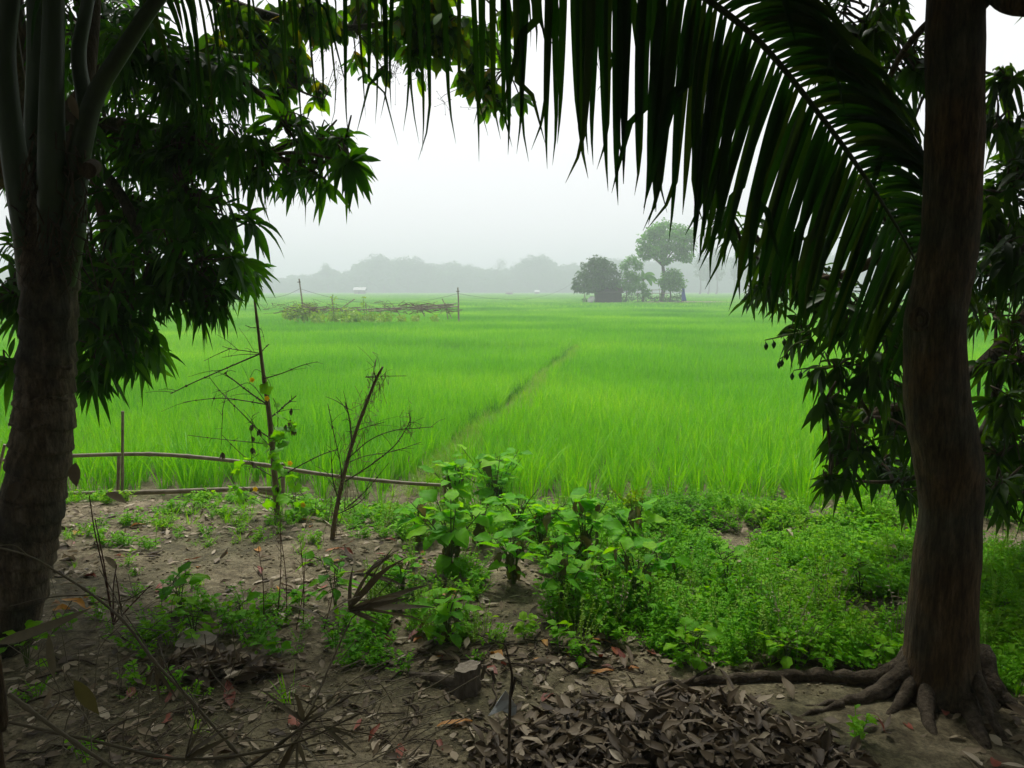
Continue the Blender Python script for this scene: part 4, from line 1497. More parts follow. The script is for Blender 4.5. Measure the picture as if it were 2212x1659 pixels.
def frond(rpts, radii, n_leaf, s0, parts, lens, rng, droop=1.0):
    c = catmull(rpts, 10)
    L = np.concatenate([[0], np.cumsum([(c[i + 1] - c[i]).length for i in range(len(c) - 1)])])
    a = Acc()
    a.tube(c, lin(radii, len(c)), 8)
    fo = a.obj('frond', M['rachis'], palm)
    ca = np.array(c)
    joined = Acc()
    for i in range(n_leaf):
        f = s0 + (1 - s0) * (i + rng.uniform(-.3, .3)) / n_leaf
        f = min(max(f, 0), .998)
        l = f * L[-1]
        p0 = np.array([np.interp(l, L, ca[:, k]) for k in range(3)])
        p1 = np.array([np.interp(min(l + .05, L[-1]), L, ca[:, k]) for k in range(3)])
        t = p1 - p0
        t /= max(np.linalg.norm(t), 1e-6)
        for side in (-1, 1):
            g = (f - s0) / (1 - s0)
            ll = np.interp(g, np.linspace(0, 1, len(lens)), lens) * rng.uniform(.88, 1.08)
            yield fo, joined, p0, t, side, g, ll


def leaflet_curve(p0, d0, L, drop, n=10):
    """start along d0, bend to straight down"""
    d = np.array(d0, float)
    d /= np.linalg.norm(d)
    p = np.array(p0, float)
    out = [p.copy()]
    for i in range(n):
        out.append(p := p + d * L / n)
        d = d + np.array([0, 0, -1.0]) * drop * (1.6 / n) * 2.2
        d /= np.linalg.norm(d)
    return np.array(out)


def leaflet_mesh(a, curve, wid, facing, prof, tint, fold=.35):
    n = len(curve)
    tg = np.gradient(curve, axis=0)
    tg /= np.linalg.norm(tg, axis=1, keepdims=True)
    side = np.cross(tg, facing)
    side /= np.maximum(np.linalg.norm(side, axis=1, keepdims=True), 1e-6)
    nr = np.cross(side, tg)
    w = (np.interp(np.linspace(0, 1, n), np.linspace(0, 1, len(prof)), prof) * wid * .5)[:, None]
    v = np.stack([curve - side * w + nr * w * fold, curve, curve + side * w + nr * w * fold], 1).reshape(-1, 3)
    fs = []
    for i in range(n - 1):
        o, q = 3 * i, 3 * i + 3
        fs += [(o, o + 1, q + 1, q), (o + 1, o + 2, q + 2, q + 1)]
    a.add(v, fs, 0, tint)


pr_ = np.random.default_rng(91)
big = [P(150, 430, 3.15), P(172, 330, 3.14), P(205, 210, 3.16), P(265, 110, 3.2), P(340, 0, 3.24), P(450, -130, 3.28), P(640, -235, 3.3), P(900, -255, 3.3), P(1150, -205, 3.3), P(1350, -110, 3.3), P(1500, -20, 3.3), P(1640, 90, 3.3), P(1780, 260, 3.32), P(1880, 400, 3.34), P(1960, 530, 3.36), P(2015, 650, 3.36)]
big_fo = None
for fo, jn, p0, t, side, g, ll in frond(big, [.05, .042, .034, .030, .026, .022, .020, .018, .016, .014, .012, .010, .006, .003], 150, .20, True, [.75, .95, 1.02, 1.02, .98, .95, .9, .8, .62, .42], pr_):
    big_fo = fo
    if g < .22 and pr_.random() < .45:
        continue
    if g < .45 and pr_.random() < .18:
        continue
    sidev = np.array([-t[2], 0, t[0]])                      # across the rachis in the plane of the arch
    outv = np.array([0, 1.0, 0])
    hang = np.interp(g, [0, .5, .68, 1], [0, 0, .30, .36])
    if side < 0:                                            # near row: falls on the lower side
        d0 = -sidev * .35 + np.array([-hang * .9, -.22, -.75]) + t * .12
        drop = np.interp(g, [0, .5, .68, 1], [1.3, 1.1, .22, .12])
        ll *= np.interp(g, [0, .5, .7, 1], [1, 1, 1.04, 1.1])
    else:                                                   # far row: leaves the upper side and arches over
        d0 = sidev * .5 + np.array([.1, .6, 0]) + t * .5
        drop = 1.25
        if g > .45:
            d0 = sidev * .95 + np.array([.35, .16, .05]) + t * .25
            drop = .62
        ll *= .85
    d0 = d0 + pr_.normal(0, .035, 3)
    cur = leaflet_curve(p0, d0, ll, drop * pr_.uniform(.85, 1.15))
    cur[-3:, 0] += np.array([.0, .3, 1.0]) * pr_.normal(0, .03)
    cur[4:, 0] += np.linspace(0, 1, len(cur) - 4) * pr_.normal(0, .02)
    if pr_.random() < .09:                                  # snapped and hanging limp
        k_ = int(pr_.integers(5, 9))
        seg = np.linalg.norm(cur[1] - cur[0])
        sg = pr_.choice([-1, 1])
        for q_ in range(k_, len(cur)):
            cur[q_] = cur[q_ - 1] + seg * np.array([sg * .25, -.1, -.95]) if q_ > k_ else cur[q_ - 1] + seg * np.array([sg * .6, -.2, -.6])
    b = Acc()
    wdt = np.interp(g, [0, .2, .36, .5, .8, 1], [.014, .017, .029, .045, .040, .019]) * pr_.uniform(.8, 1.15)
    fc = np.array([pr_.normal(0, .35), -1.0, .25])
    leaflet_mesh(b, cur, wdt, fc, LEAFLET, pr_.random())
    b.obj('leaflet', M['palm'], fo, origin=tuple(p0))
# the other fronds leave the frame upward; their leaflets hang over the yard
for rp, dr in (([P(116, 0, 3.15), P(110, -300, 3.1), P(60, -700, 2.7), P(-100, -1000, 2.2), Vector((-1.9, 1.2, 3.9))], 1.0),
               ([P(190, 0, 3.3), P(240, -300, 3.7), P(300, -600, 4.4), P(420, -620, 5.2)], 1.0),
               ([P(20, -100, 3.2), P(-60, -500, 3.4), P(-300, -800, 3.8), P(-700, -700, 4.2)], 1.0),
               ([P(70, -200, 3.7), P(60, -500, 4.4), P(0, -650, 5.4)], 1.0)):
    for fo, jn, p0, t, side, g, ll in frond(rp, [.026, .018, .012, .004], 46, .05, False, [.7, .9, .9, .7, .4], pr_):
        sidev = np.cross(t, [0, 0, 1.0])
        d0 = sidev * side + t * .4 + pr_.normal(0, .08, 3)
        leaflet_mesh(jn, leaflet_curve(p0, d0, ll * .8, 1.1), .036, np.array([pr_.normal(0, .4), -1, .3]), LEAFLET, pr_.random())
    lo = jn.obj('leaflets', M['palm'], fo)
    tag(lo, kind='stuff')

# dark post at the frame's left edge
a = Acc()
q = G(5, 1700)
limb(a, [q + Vector((-.02, 0, -.02)), q + Vector((-.018, 0, .2)), Vector((P(2, 1560, q.y).x, q.y, P(2, 1560, q.y).z)), Vector((P(-10, 1420, q.y).x, q.y, P(-10, 1420, q.y).z))], [.034, .028, .022, .016], rough=.06)
tag(a.obj('dark_stake', M['bark'], origin=q), 'dark thin stake standing close at the bottom left corner', 'stake')

# ------------------------------------------------------------------ bamboo fence along the paddy
FD = 6.36
fence = empty('bamboo_fence', Vector((P(560, 1080, FD).x, FD, float(gz(P(560, 1080, FD).x, FD)))), 'low two rail bamboo fence along the left edge of the paddy', 'fence')


def bamboo(a, pts, r, seg=.3, n=9, k=10):
    c = catmull(pts, k)
    L = np.concatenate([[0], np.cumsum([(c[i + 1] - c[i]).length for i in range(len(c) - 1)])])
    rr_ = lin(r, len(c)) if not np.isscalar(r) else [r] * len(c)
    rr_ = [x * (1.22 if abs((l % seg) - seg / 2) < seg * .05 else 1) for x, l in zip(rr_, L)]
    a.tube(c, rr_, n)
    return c


for uv, r in (([(-60, 1000), (30, 992), (150, 985), (310, 981), (430, 988), (560, 1003), (700, 1025), (860, 1042), (990, 1050)], [.013, .016, .017, .016, .014]), ([(-60, 1075), (145, 1067), (330, 1063), (480, 1058), (600, 1056)], [.018, .021, .02]), ([(560, 1062), (690, 1082), (820, 1095), (960, 1103)], [.018, .017, .014])):
    a = Acc()
    bamboo(a, [P(u, v, FD + .003 * (u % 7)) for u, v in uv], r, .33)
    a.obj('rail', M['bamboo'], fence)
for u0, v0, u1, v1, d, r in ((264, 1090, 265, 888, FD - .04, .012), (254, 1085, 257, 980, FD + .05, .014), (612, 1075, 610, 1000, FD + .05, .018), (962, 1110, 960, 1030, FD + .05, .014), (-20, 1090, 10, 960, FD - .04, .012), (198, 1110, 201, 1070, FD - .12, .014)):
    b = P(u0, v0, d)
    zg = float(gz(b.x, b.y))
    a = Acc()
    bamboo(a, [Vector((b.x, b.y, zg - .02)), b, P(u1, v1, d)], r, .25)
    a.obj('post', M['bamboo'], fence)


# ------------------------------------------------------------------ dry bamboo tops stuck in the ground
def twiggy(parent, pts, r, mat, nodes=True, sub=0, rng=random, d=6.0):
    a = Acc()
    c = catmull(pts, 6)
    a.tube(c, lin(r, len(c)), 5)
    if nodes:
        for i in range(4, len(c) - 1, 5):
            q = c[i]
            a.tube([q - (c[i] - c[i - 1]) * .12, q, q + (c[i] - c[i - 1]) * .12], [r[0] * .9, r[0] * 1.9, r[0] * .9], 5)
            for _ in range(2):
                if rng.random() < .55:
                    e = q + Vector((rng.gauss(0, .03), rng.gauss(0, .02), rng.gauss(0, .03)))
                    a.tube([q, e], [r[0] * .5, r[0] * .2], 4, cap=False)
    for _ in range(sub):
        i = rng.randrange(2, len(c) - 1)
        q = c[i]
        dirv = (c[i] - c[i - 1]).normalized()
        e = q + dirv * rng.uniform(.06, .16) + Vector((rng.gauss(0, .06), rng.gauss(0, .04), rng.gauss(0, .06)))
        a.tube(catmull([q, q.lerp(e, .5) + Vector((0, 0, .01)), e], 3), [r[0] * .5, r[0] * .25], 4, cap=False)
    return a.obj('side_twig', mat, parent)


D1 = 5.7
b0 = G(600, 1116)
bp = empty('bamboo_pole', b0, 'tall dry bamboo pole with bare side twigs and a climbing vine', 'bamboo pole')
D1 = b0.y
a = Acc()
polep = [b0 + Vector((0, 0, -.05)), P(592, 1010, D1), P(582, 900, D1), P(568, 800, D1), P(558, 715, D1), P(549, 640, D1)]
bamboo(a, polep, [.024, .021, .018, .013, .010, .008], .42, 10, 16)
a.obj('culm', M['culm'], bp)
for uv, r, sub in (([(560, 765), (520, 782), (460, 808), (410, 830), (368, 851)], [.006, .003], 3), ([(560, 763), (530, 758), (500, 754), (480, 748)], [.004, .002], 3), ([(500, 752), (470, 765), (440, 780)], [.003, .0015], 1),
                   ([(560, 765), (520, 766), (480, 772)], [.003, .0015], 1), ([(562, 764), (572, 752), (580, 744)], [.004, .003], 0), ([(570, 818), (610, 806), (650, 790), (686, 781)], [.0045, .002], 2),
                   ([(575, 872), (545, 852), (510, 825), (488, 808), (492, 800)], [.006, .003], 4), ([(576, 874), (530, 866), (480, 860), (430, 864), (395, 869)], [.005, .002], 2), ([(574, 868), (540, 828), (505, 840), (470, 855)], [.003, .0015], 2),
                   ([(590, 950), (560, 930), (520, 890), (480, 850), (450, 812)], [.005, .002], 2), ([(580, 905), (600, 890), (620, 872), (640, 855)], [.006, .004], 4), ([(585, 960), (540, 955), (470, 948), (405, 940)], [.004, .002], 1),
                   ([(592, 1040), (640, 1010), (700, 980), (730, 972)], [.005, .003], 1), ([(590, 1030), (550, 1005), (510, 970), (480, 940)], [.004, .002], 2), ([(596, 1080), (560, 1070), (520, 1050)], [.004, .002], 2),
                   ([(490, 850), (482, 880), (480, 910), (478, 960)], [.003, .0015], 1), ([(556, 706), (545, 708), (530, 703)], [.003, .002], 1), ([(556, 706), (566, 715), (572, 740)], [.003, .001], 0)):
    twiggy(bp, [P(u, v, D1 + random.uniform(-.10, .06)) for u, v in uv], r, M['twig'], sub=sub)

b2 = G(716, 1165)
D2 = b2.y
bb = empty('leaning_bamboo_pole', b2, 'short leaning dry bamboo top wrapped in brown tendrils', 'bamboo pole')
a = Acc()
bamboo(a, [b2 + Vector((0, 0, -.04)), P(722, 1130, D2), P(735, 1060, D2), P(752, 990, D2), P(768, 935, D2), P(792, 870, D2), P(812, 820, D2), P(827, 792, D2)], [.017, .014, .012, .010, .007], .2, 9, 8)
a.obj('culm', M['culm'], bb)
for uv, r, sub in (([(752, 990), (800, 950), (850, 930), (900, 925), (937, 922)], [.004, .002], 4), ([(745, 1040), (800, 1005), (850, 965), (875, 930), (885, 910)], [.005, .003], 6), ([(885, 925), (886, 905), (880, 880)], [.003, .001], 2),
                   ([(740, 1060), (735, 1000), (722, 940), (712, 890), (708, 872)], [.004, .002], 3), ([(760, 960), (757, 920), (752, 890), (745, 868)], [.006, .003], 6), ([(815, 815), (790, 815), (805, 813), (878, 812)], [.003, .002], 2),
                   ([(812, 818), (808, 800), (812, 780)], [.003, .002], 2), ([(745, 1100), (790, 1060), (840, 1000)], [.004, .002], 3), ([(735, 1090), (720, 1040), (716, 990)], [.005, .003], 5), ([(770, 930), (800, 920), (830, 912)], [.003, .002], 3), ([(815, 820), (822, 840), (823, 860)], [.002, .001], 1),
                   ([(750, 1000), (790, 985), (850, 975), (910, 955)], [.003, .002], 3), ([(730, 1110), (770, 1090), (800, 1062)], [.004, .002], 3)):
    twiggy(bb, [P(u, v, D2 + random.uniform(-.08, .08)) for u, v in uv], r, M['twig'], sub=sub)
a = Acc()
for _ in range(130):                                        # withered tendrils wound about the culm
    t = random.random()
    v = 1130 - 330 * t
    u = np.interp(v, [792, 870, 935, 990, 1060, 1130], [827, 792, 768, 752, 735, 722])
    q = P(u + random.gauss(0, 8 + 6 * (1 - t)), v, D2 + random.gauss(0, .03))
    pts = [q]
    for _ in range(3):
        pts.append(pts[-1] + Vector((random.gauss(0, .022), random.gauss(0, .02), random.gauss(-.015, .04))))
    a.tube(catmull(pts, 3), .0016, 4, cap=False)
for _ in range(40):
    q = P(884 + random.gauss(0, 7), 915 + random.gauss(0, 16), D2)
    a.tube([q, q + Vector((random.gauss(0, .03), 0, random.gauss(-.02, .03)))], .0016, 4, cap=False)
tag(a.obj('tendrils', M['culm'], bb), kind='stuff')


# ------------------------------------------------------------------ leaf shapes shared between plants
def blade_mesh(name, mat, L, Wd, nlen=9, nw=4, lobes=0.0, fold=.2, droop=.3, wave=.03, rng=random, prof=None):
    a = Acc()
    vs, fs = [], []
    prof = prof or [.15, .62, .92, 1.0, .96, .84, .66, .42, .05]
    ph = rng.random() * 6
    for i in range(nlen):
        t = i / (nlen - 1)
        w = np.interp(t, np.linspace(0, 1, len(prof)), prof) * Wd / 2
        w *= 1 + lobes * math.sin(i * 2.6 + ph)
        for j in range(nw + 1):
            s_ = j / nw * 2 - 1
            vs.append((L * t * (1 - .25 * droop * t), s_ * w, abs(s_) * w * fold - droop * L * t * t + wave * L * math.sin(t * 9 + s_ * 3 + ph) * abs(s_)))
    for i in range(nlen - 1):
        for j in range(nw):
            k = i * (nw + 1) + j
            fs.append((k, k + nw + 1, k + nw + 2, k + 1))
    a.add(vs, fs, 0, rng.random())
    return a.mesh(name, mat)


BR = [blade_mesh('broad_leaf', M['brinjal'], .19, .13, lobes=.09, droop=random.uniform(.15, .55), wave=.05) for _ in range(7)]
BRW = [blade_mesh('wilted_leaf', M['wilt'], .15, .09, lobes=.1, droop=random.uniform(.5, .8), wave=.07) for _ in range(3)]


def place_leaf(name, me, loc, direction, parent, scale=1.0, roll=0.0):
    o = put(name, me, loc, parent)
    d = Vector(direction).normalized()
    q = d.to_track_quat('X', 'Z')
    o.rotation_mode = 'QUATERNION'
    o.rotation_quaternion = q @ Quaternion((1, 0, 0), roll)
    o.scale = (scale,) * 3
    return o


def broad_plant(name, label, u, v, vtop, half, nbr, nleaf, group, wilt=.1, scale=1.0, leaves=BR, stem='stem', tk=1.0):
    b = G(u, v)
    d = b.y
    top = P(u, vtop, d)
    H = max(.12, top.z - b.z)
    hw = half * mpx(d)
    t = empty(name, b, label, 'plant', group)
    a = Acc()
    tips = []
    for i in range(nbr):
        az = 6.283 * i / nbr + random.uniform(-.5, .5)
        rr_ = hw * random.uniform(.25, .85) * (0 if nbr > 2 and i == 0 else 1)
        hh = H * random.uniform(.62, .92)
        tip = b + Vector((math.cos(az) * rr_, math.sin(az) * rr_ * .7, hh))
        c = catmull([b + Vector((0, 0, -.02)), b.lerp(tip, .45) + Vector((-math.cos(az) * rr_ * .15, 0, .03)), tip], 5)
        a.tube(c, [.009 * tk, .006 * tk, .003 * tk], 6)
        tips.append(c)
    a.obj('stem', M[stem], t)
    for i in range(nleaf):
        c = tips[i % nbr]
        f = 1 - (random.random() ** 1.5) * .72
        q = c[int(f * (len(c) - 1))]
        az = i * 2.4 + random.uniform(-.4, .4)
        el = random.uniform(-.15, .75) if f > .55 else random.uniform(-.7, .25)
        dv = Vector((math.cos(az), math.sin(az), el)).normalized()
        pet = q + dv * .045 * scale
        w = random.random() < (wilt if f > .55 else wilt * 3.5)
        if w:
            dv = (dv + Vector((0, 0, -1.1))).normalized()
        me = random.choice(BRW if w else leaves)
        o = place_leaf('leaf', me, pet, dv, t, scale * random.uniform(.55, 1.12) * (1.0 if f > .5 else .9), random.uniform(-.5, .5))
        pa = Acc()
        pa.tube([q, q.lerp(pet, .5) + Vector((0, 0, .004)), pet + dv * .008], [.003, .002], 4, cap=False)
        pa.obj('leaf_stalk', M[stem], t)
    return t


GB = 'broad leaved vegetable plants in the yard'
plants = [(1070, 1112, 948, 120, 7, 46, 'tallest broad leaved bush, in front of the end of the bund', 1.15), (985, 1120, 975, 70, 4, 20, 'broad leaved plant just left of the tallest bush, by the fence rail end', 1.0),
          (975, 1232, 1062, 95, 5, 26, 'broad leaved plant on the bare soil edge below the fence rail end', .95), (1170, 1190, 1075, 70, 4, 20, 'broad leaved plant in the middle of the clump below the tallest bush', .95),
          (1262, 1220, 1058, 85, 5, 26, 'broad leaved plant with browned lower leaves in the right half of the clump', .95), (1372, 1215, 1068, 60, 4, 18, 'broad leaved plant at the right end beside the yellow green shrub', .9),
          (1225, 1322, 1185, 75, 4, 16, 'nearest broad leaved plant in the middle of the clump with large top leaves', .85), (1378, 1318, 1150, 62, 4, 17, 'near broad leaved plant at the right with upright rounded leaves', .8),
          (965, 1385, 1270, 75, 4, 13, 'low broad leaved plant with drooping leaves left of the cut stump', .75), (905, 1165, 1075, 40, 3, 10, 'small broad leaved plant by the lower fence rail', .9), (1110, 1260, 1150, 60, 4, 16, 'half hidden broad leaved plant between the front plants', .85),
          (1120, 1150, 1040, 70, 4, 14, 'broad leaved plant tucked behind the middle of the clump', .9), (1040, 1180, 1080, 60, 4, 14, 'broad leaved plant between the tallest bush and the soil edge', .9), (1215, 1255, 1150, 60, 4, 12, 'shaded broad leaved plant under the browned one', .85), (1430, 1270, 1160, 45, 3, 9, 'outermost broad leaved plant, standing among the low weeds', .8), (870, 1290, 1200, 45, 3, 9, 'young broad leaved plant right of the spindly plant', .7),
          (1310, 1290, 1180, 50, 3, 12, 'small broad leaved plant between the two near upright ones', .75)]
for u, v, vt, half, nb, nl, lab, sc_ in plants:
    broad_plant('broad_leaved_plant', lab, u, v, vt, half * 1.2, nb + 3, int(nl * 2.1), GB, wilt=.12 if 'brown' not in lab else .28, scale=sc_ * .78, tk=.7)
SM = [blade_mesh('young_leaf', M['brinjal'], .09, .05, 8, 4, .05, .2, random.uniform(.1, .4), .04) for _ in range(4)]
SV = [blade_mesh('lobed_leaf', M['weed'], .08, .06, 8, 4, .18, .2, random.uniform(.1, .4), .05) for _ in range(4)]
for u, v, vt, half, nb, nl, lab, sc_, lv in ((390, 1325, 1228, 55, 4, 20, 'leafy green seedling bush standing on the bare soil behind the flat stump', 1.1, SM), (725, 1320, 1185, 55, 5, 24, 'spindly green plant with small leaves beside the dry bamboo leaf fan', 1.0, SM),
                                             (420, 1380, 1300, 60, 4, 16, 'low green weeds with rounded leaves just behind the flat stump', .9, SV), (520, 1345, 1290, 45, 3, 12, 'small rounded leaf weed right of the flat stump', .9, SV),
                                             (640, 1115, 1045, 40, 4, 14, 'green leafy weed at the foot of the tall bamboo pole', 1.1, SV), (1855, 1290, 1185, 45, 5, 30, 'pale green weed with white stems left of the smooth trunk', .9, SV),
                                             (1570, 1290, 1165, 60, 6, 36, 'bushy pale green weed rising from the ground cover in the middle right', .9, SV), (1700, 1440, 1370, 60, 5, 26, 'bright lobed weed behind the long root', .9, SV), (1500, 1440, 1350, 50, 5, 26, 'bright lobed weed at the left end of the long root', .9, SV),
                                             (1260, 1430, 1385, 40, 4, 16, 'small bright tuft of leaves between stump and root', .7, SV), (60, 1440, 1350, 50, 4, 16, 'dim green weed at the foot of the coconut palm', .9, SV), (1900, 1450, 1380, 50, 4, 14, 'shaded weed between the smooth trunk and its back root', .9, SV)):
    broad_plant('leafy_weed', lab, u, v, vt, half, nb, nl, 'taller weeds in the yard', 0, sc_, lv, 'stem', .4)
# yellow-green shrub at the paddy edge
b = G(1372, 1120)
t = empty('yellow_green_shrub', b, 'small bright yellow green shrub at the paddy edge', 'shrub')
a, la = Acc(), Acc()
for i in range(16):
    tip = P(1372 + random.gauss(0, 22), 1062 + random.uniform(-12, 40), b.y + random.gauss(0, .06))
    c = catmull([b, b.lerp(tip, .5) + Vector((0, 0, .02)), tip], 4)
    a.tube(c, [.003, .0015], 4)
    q = np.array([c[int(random.uniform(.4, 1) * (len(c) - 1))] for _ in range(22)])
    la.leaves(q, unit(22) + np.array([[0, 0, .3]]), unit(22), .03, .016, .1, .2, SMALL, RNG.uniform(0, 1, 22))
a.obj('stem', M['stem'], t)
la.obj('foliage', M['shrub_y'], t)

# ------------------------------------------------------------------ vine on the bamboo pole
vn = empty('climbing_vine', b0 + Vector((.05, 0, 0)), 'green gourd vine with yellow flowers climbing the tall bamboo pole', 'vine')
a = Acc()
vpaths = []
for uv in ([(610, 1112), (606, 1060), (588, 1000), (596, 940), (578, 880), (584, 830), (555, 798), (540, 815)], [(615, 1112), (560, 1085), (520, 1060), (500, 1030), (530, 1000), (560, 980)], [(620, 1112), (660, 1085), (640, 1050), (625, 1020), (600, 990)],
           [(600, 980), (570, 950), (548, 920), (545, 900), (560, 890)], [(600, 960), (620, 930), (632, 910)], [(590, 860), (598, 880), (600, 920), (592, 960)], [(625, 1112), (690, 1100), (740, 1108)], [(540, 920), (545, 960), (543, 1000)]):
    c = catmull([P(u, v, D1 - .05 + random.uniform(-.06, .05)) for u, v in uv], 6)
    a.tube(c, [.003, .002], 5)
    vpaths.append(c)
a.obj('stem', M['stem'], vn)


def palmate(name, mat, R):
    a = Acc()
    n = 15
    vs = [(0, 0, 0)]
    for k in range(n):
        an = -2.55 + 5.1 * k / (n - 1)
        r = R * (1 + .16 * math.cos(an * 5)) * (1 - .1 * abs(an) / 2.5)
        vs.append((r * math.cos(an) + R * .35, r * math.sin(an), -.18 * R * (abs(math.sin(an))) + random.uniform(-.05, .05) * R))
    a.add(vs, [(0, k, k + 1) for k in range(1, n)], 0, random.random())
    return a.mesh(name, mat)


VM = [palmate('vine_leaf', M['vine'], .055) for _ in range(4)]
for i in range(70):
    c = random.choice(vpaths[:3] + vpaths[1:3] + vpaths[3:7])
    q = c[random.randrange(1, len(c))]
    dv = Vector((random.gauss(0, .7), -.5, random.gauss(-.1, .45)))
    o = place_leaf('leaf', random.choice(VM), q + dv.normalized() * .02, dv, vn, random.uniform(.35, .95), random.uniform(-1.2, 1.2))
for u, v in ((552, 1056), (627, 1000), (577, 860), (640, 1055), (545, 820), (655, 1090)):
    b = Acc()
    q = P(u, v, D1 - .1)
    n = 5
    az = np.arange(n) * 1.2566
    b.leaves(np.repeat([tuple(q)], n, 0), np.stack([np.cos(az), np.full(n, -.3), np.sin(az)], 1), np.repeat([(0, -1, .1)], n, 0), .022, .018, .1, .1, OVATE, RNG.uniform(0, 1, n))
    b.obj('flower', M['yellow'], vn)
for u, v in ((545, 925), (543, 950), (560, 935), (544, 975), (628, 915), (633, 935), (618, 925), (630, 890), (480, 985), (546, 1005), (600, 1060)):
    b = Acc()
    q = P(u, v - 8, D1 - .06)
    m = 4
    b.leaves(np.repeat([tuple(q)], m, 0), unit(m) * .5 + np.array([[0, 0, -1.]]), unit(m), .05, .022, .1, .7, OVATE, RNG.uniform(0, 1, m), wave=.4)
    b.obj('withered_leaf', M['brown'], vn)

# ------------------------------------------------------------------ stumps
sb = G(1005, 1490)
st = empty('tree_stump', sb, 'small sawn off tree stump with one root stub on the soil', 'stump')
Hs = P(1003, 1440, sb.y).z - sb.z
R0 = 30 * mpx(sb.y)
a = Acc()
n = 22
wob = [1 + .10 * math.sin(k * 1.7) + random.uniform(-.05, .05) for k in range(n)]
rings = []
for f, rs in ((-.15, 1.35), (0, 1.22), (.15, 1.08), (.4, .98), (.7, .95), (.93, .95), (1.0, .92)):
    rings.append([(sb.x + R0 * rs * wob[k] * math.cos(6.283 * k / n) + .01 * f, sb.y + R0 * rs * wob[k] * math.sin(6.283 * k / n), sb.z + Hs * f + (.010 * math.cos(6.283 * k / n) if f > .9 else 0)) for k in range(n)])
vs = [q for r in rings for q in r]
fs = [(i * n + k, i * n + (k + 1) % n, (i + 1) * n + (k + 1) % n, (i + 1) * n + k) for i in range(6) for k in range(n)]
a.add(vs, fs)
a.obj('bark', M['stump'], st)
a = Acc()
cen = (sb.x + .01, sb.y, sb.z + Hs + .001)
top = [(x, y, z + .002) for x, y, z in rings[-1]]
half = [((x + cen[0]) / 2, (y + cen[1]) / 2, (z + cen[2]) / 2 - .002) for x, y, z in top]
a.add(top + half + [cen], [(k, (k + 1) % n, n + (k + 1) % n, n + k) for k in range(n)])
a.add(half + [cen], [(k, (k + 1) % n, n) for k in range(n)])
a.obj('cut_face', M['cut'], st, smooth=False)
a = Acc()
limb(a, [sb + Vector((-.02, -.01, .035)), G(950, 1478) + Vector((0, 0, .025)), G(915, 1474) + Vector((0, 0, .028)), P(884, 1455, G(890, 1470).y)], [.03, .02, .014, .009], rough=.12)
a.obj('root', M['stump'], st)
for u, v, vt, du in ((1040, 1468, 1436, 8), (1068, 1470, 1448, -6)):
    q = G(u, v)
    a = Acc()
    a.tube([q, P(u + du, vt, q.y)], [.008, .007], 6, rough=.1)
    tag(a.obj('cut_stake', M['stump'], origin=q), 'short snapped stake nearest the sawn stump' if u < 1050 else 'short snapped stake leaning away from the sawn stump', 'stake', 'snapped stakes by the stump')

sb = G(425, 1408)
fs_ = empty('flat_stump', sb, 'wide flat sawn stump among leaves and weeds near the palm', 'stump')
a = Acc()
n = 26
R1 = 44 * mpx(sb.y)
h1 = .055
wob = [1 + .06 * math.sin(k * 1.3) + random.uniform(-.04, .04) for k in range(n)]
rings = [[(sb.x + R1 * rs * wob[k] * math.cos(6.283 * k / n), sb.y + R1 * rs * wob[k] * math.sin(6.283 * k / n), sb.z + h1 * f) for k in range(n)] for f, rs in ((-.5, 1.15), (0, 1.08), (.5, 1.0), (1.0, .97))]
a.add([q for r in rings for q in r], [(i * n + k, i * n + (k + 1) % n, (i + 1) * n + (k + 1) % n, (i + 1) * n + k) for i in range(3) for k in range(n)])
a.obj('bark', M['stump'], fs_)
a = Acc()
a.add([(x, y, z + .002) for x, y, z in rings[-1]] + [(sb.x, sb.y, sb.z + h1 - .004)], [(k, (k + 1) % n, n) for k in range(n)])
a.obj('cut_face', M['cut'], fs_, smooth=False)

# ------------------------------------------------------------------ ground cover
def herb(n_stem, h, n_leaf, lf, lw, mat, rng, spread=.05, fluffy=False):
    a = Acc()
    for _ in range(n_stem):
        az, rr_ = rng.uniform(0, 6.28), spread * rng.random() ** .5
        tip = Vector((math.cos(az) * rr_ * 1.8, math.sin(az) * rr_ * 1.8, h * rng.uniform(.5, 1.15)))
        c = [Vector((math.cos(az) * rr_ * .3, math.sin(az) * rr_ * .3, -.01)), tip * .55, tip]
        a.tube(c, [.0018, .001], 3, cap=False, tint=.3)
        t = rng.uniform(.2, 1.0, n_leaf)
        b = np.array([c[0].lerp(tip, x) for x in t])
        an = np.arange(n_leaf) * 2.0 + rng.uniform(0, 6)
        d = np.stack([np.cos(an), np.sin(an), rng.uniform(.0, .8, n_leaf)], 1)
        a.leaves(b, d, np.array([[0, 0, 1.0]]) + rng.normal(0, .3, (n_leaf, 3)), lf * rng.uniform(.6, 1.2, n_leaf), lw * rng.uniform(.7, 1.2, n_leaf), .25, .2, SMALL, rng.uniform(0, 1) + rng.uniform(0, .3, n_leaf), rng=rng)
    return a.mesh('herb', mat)


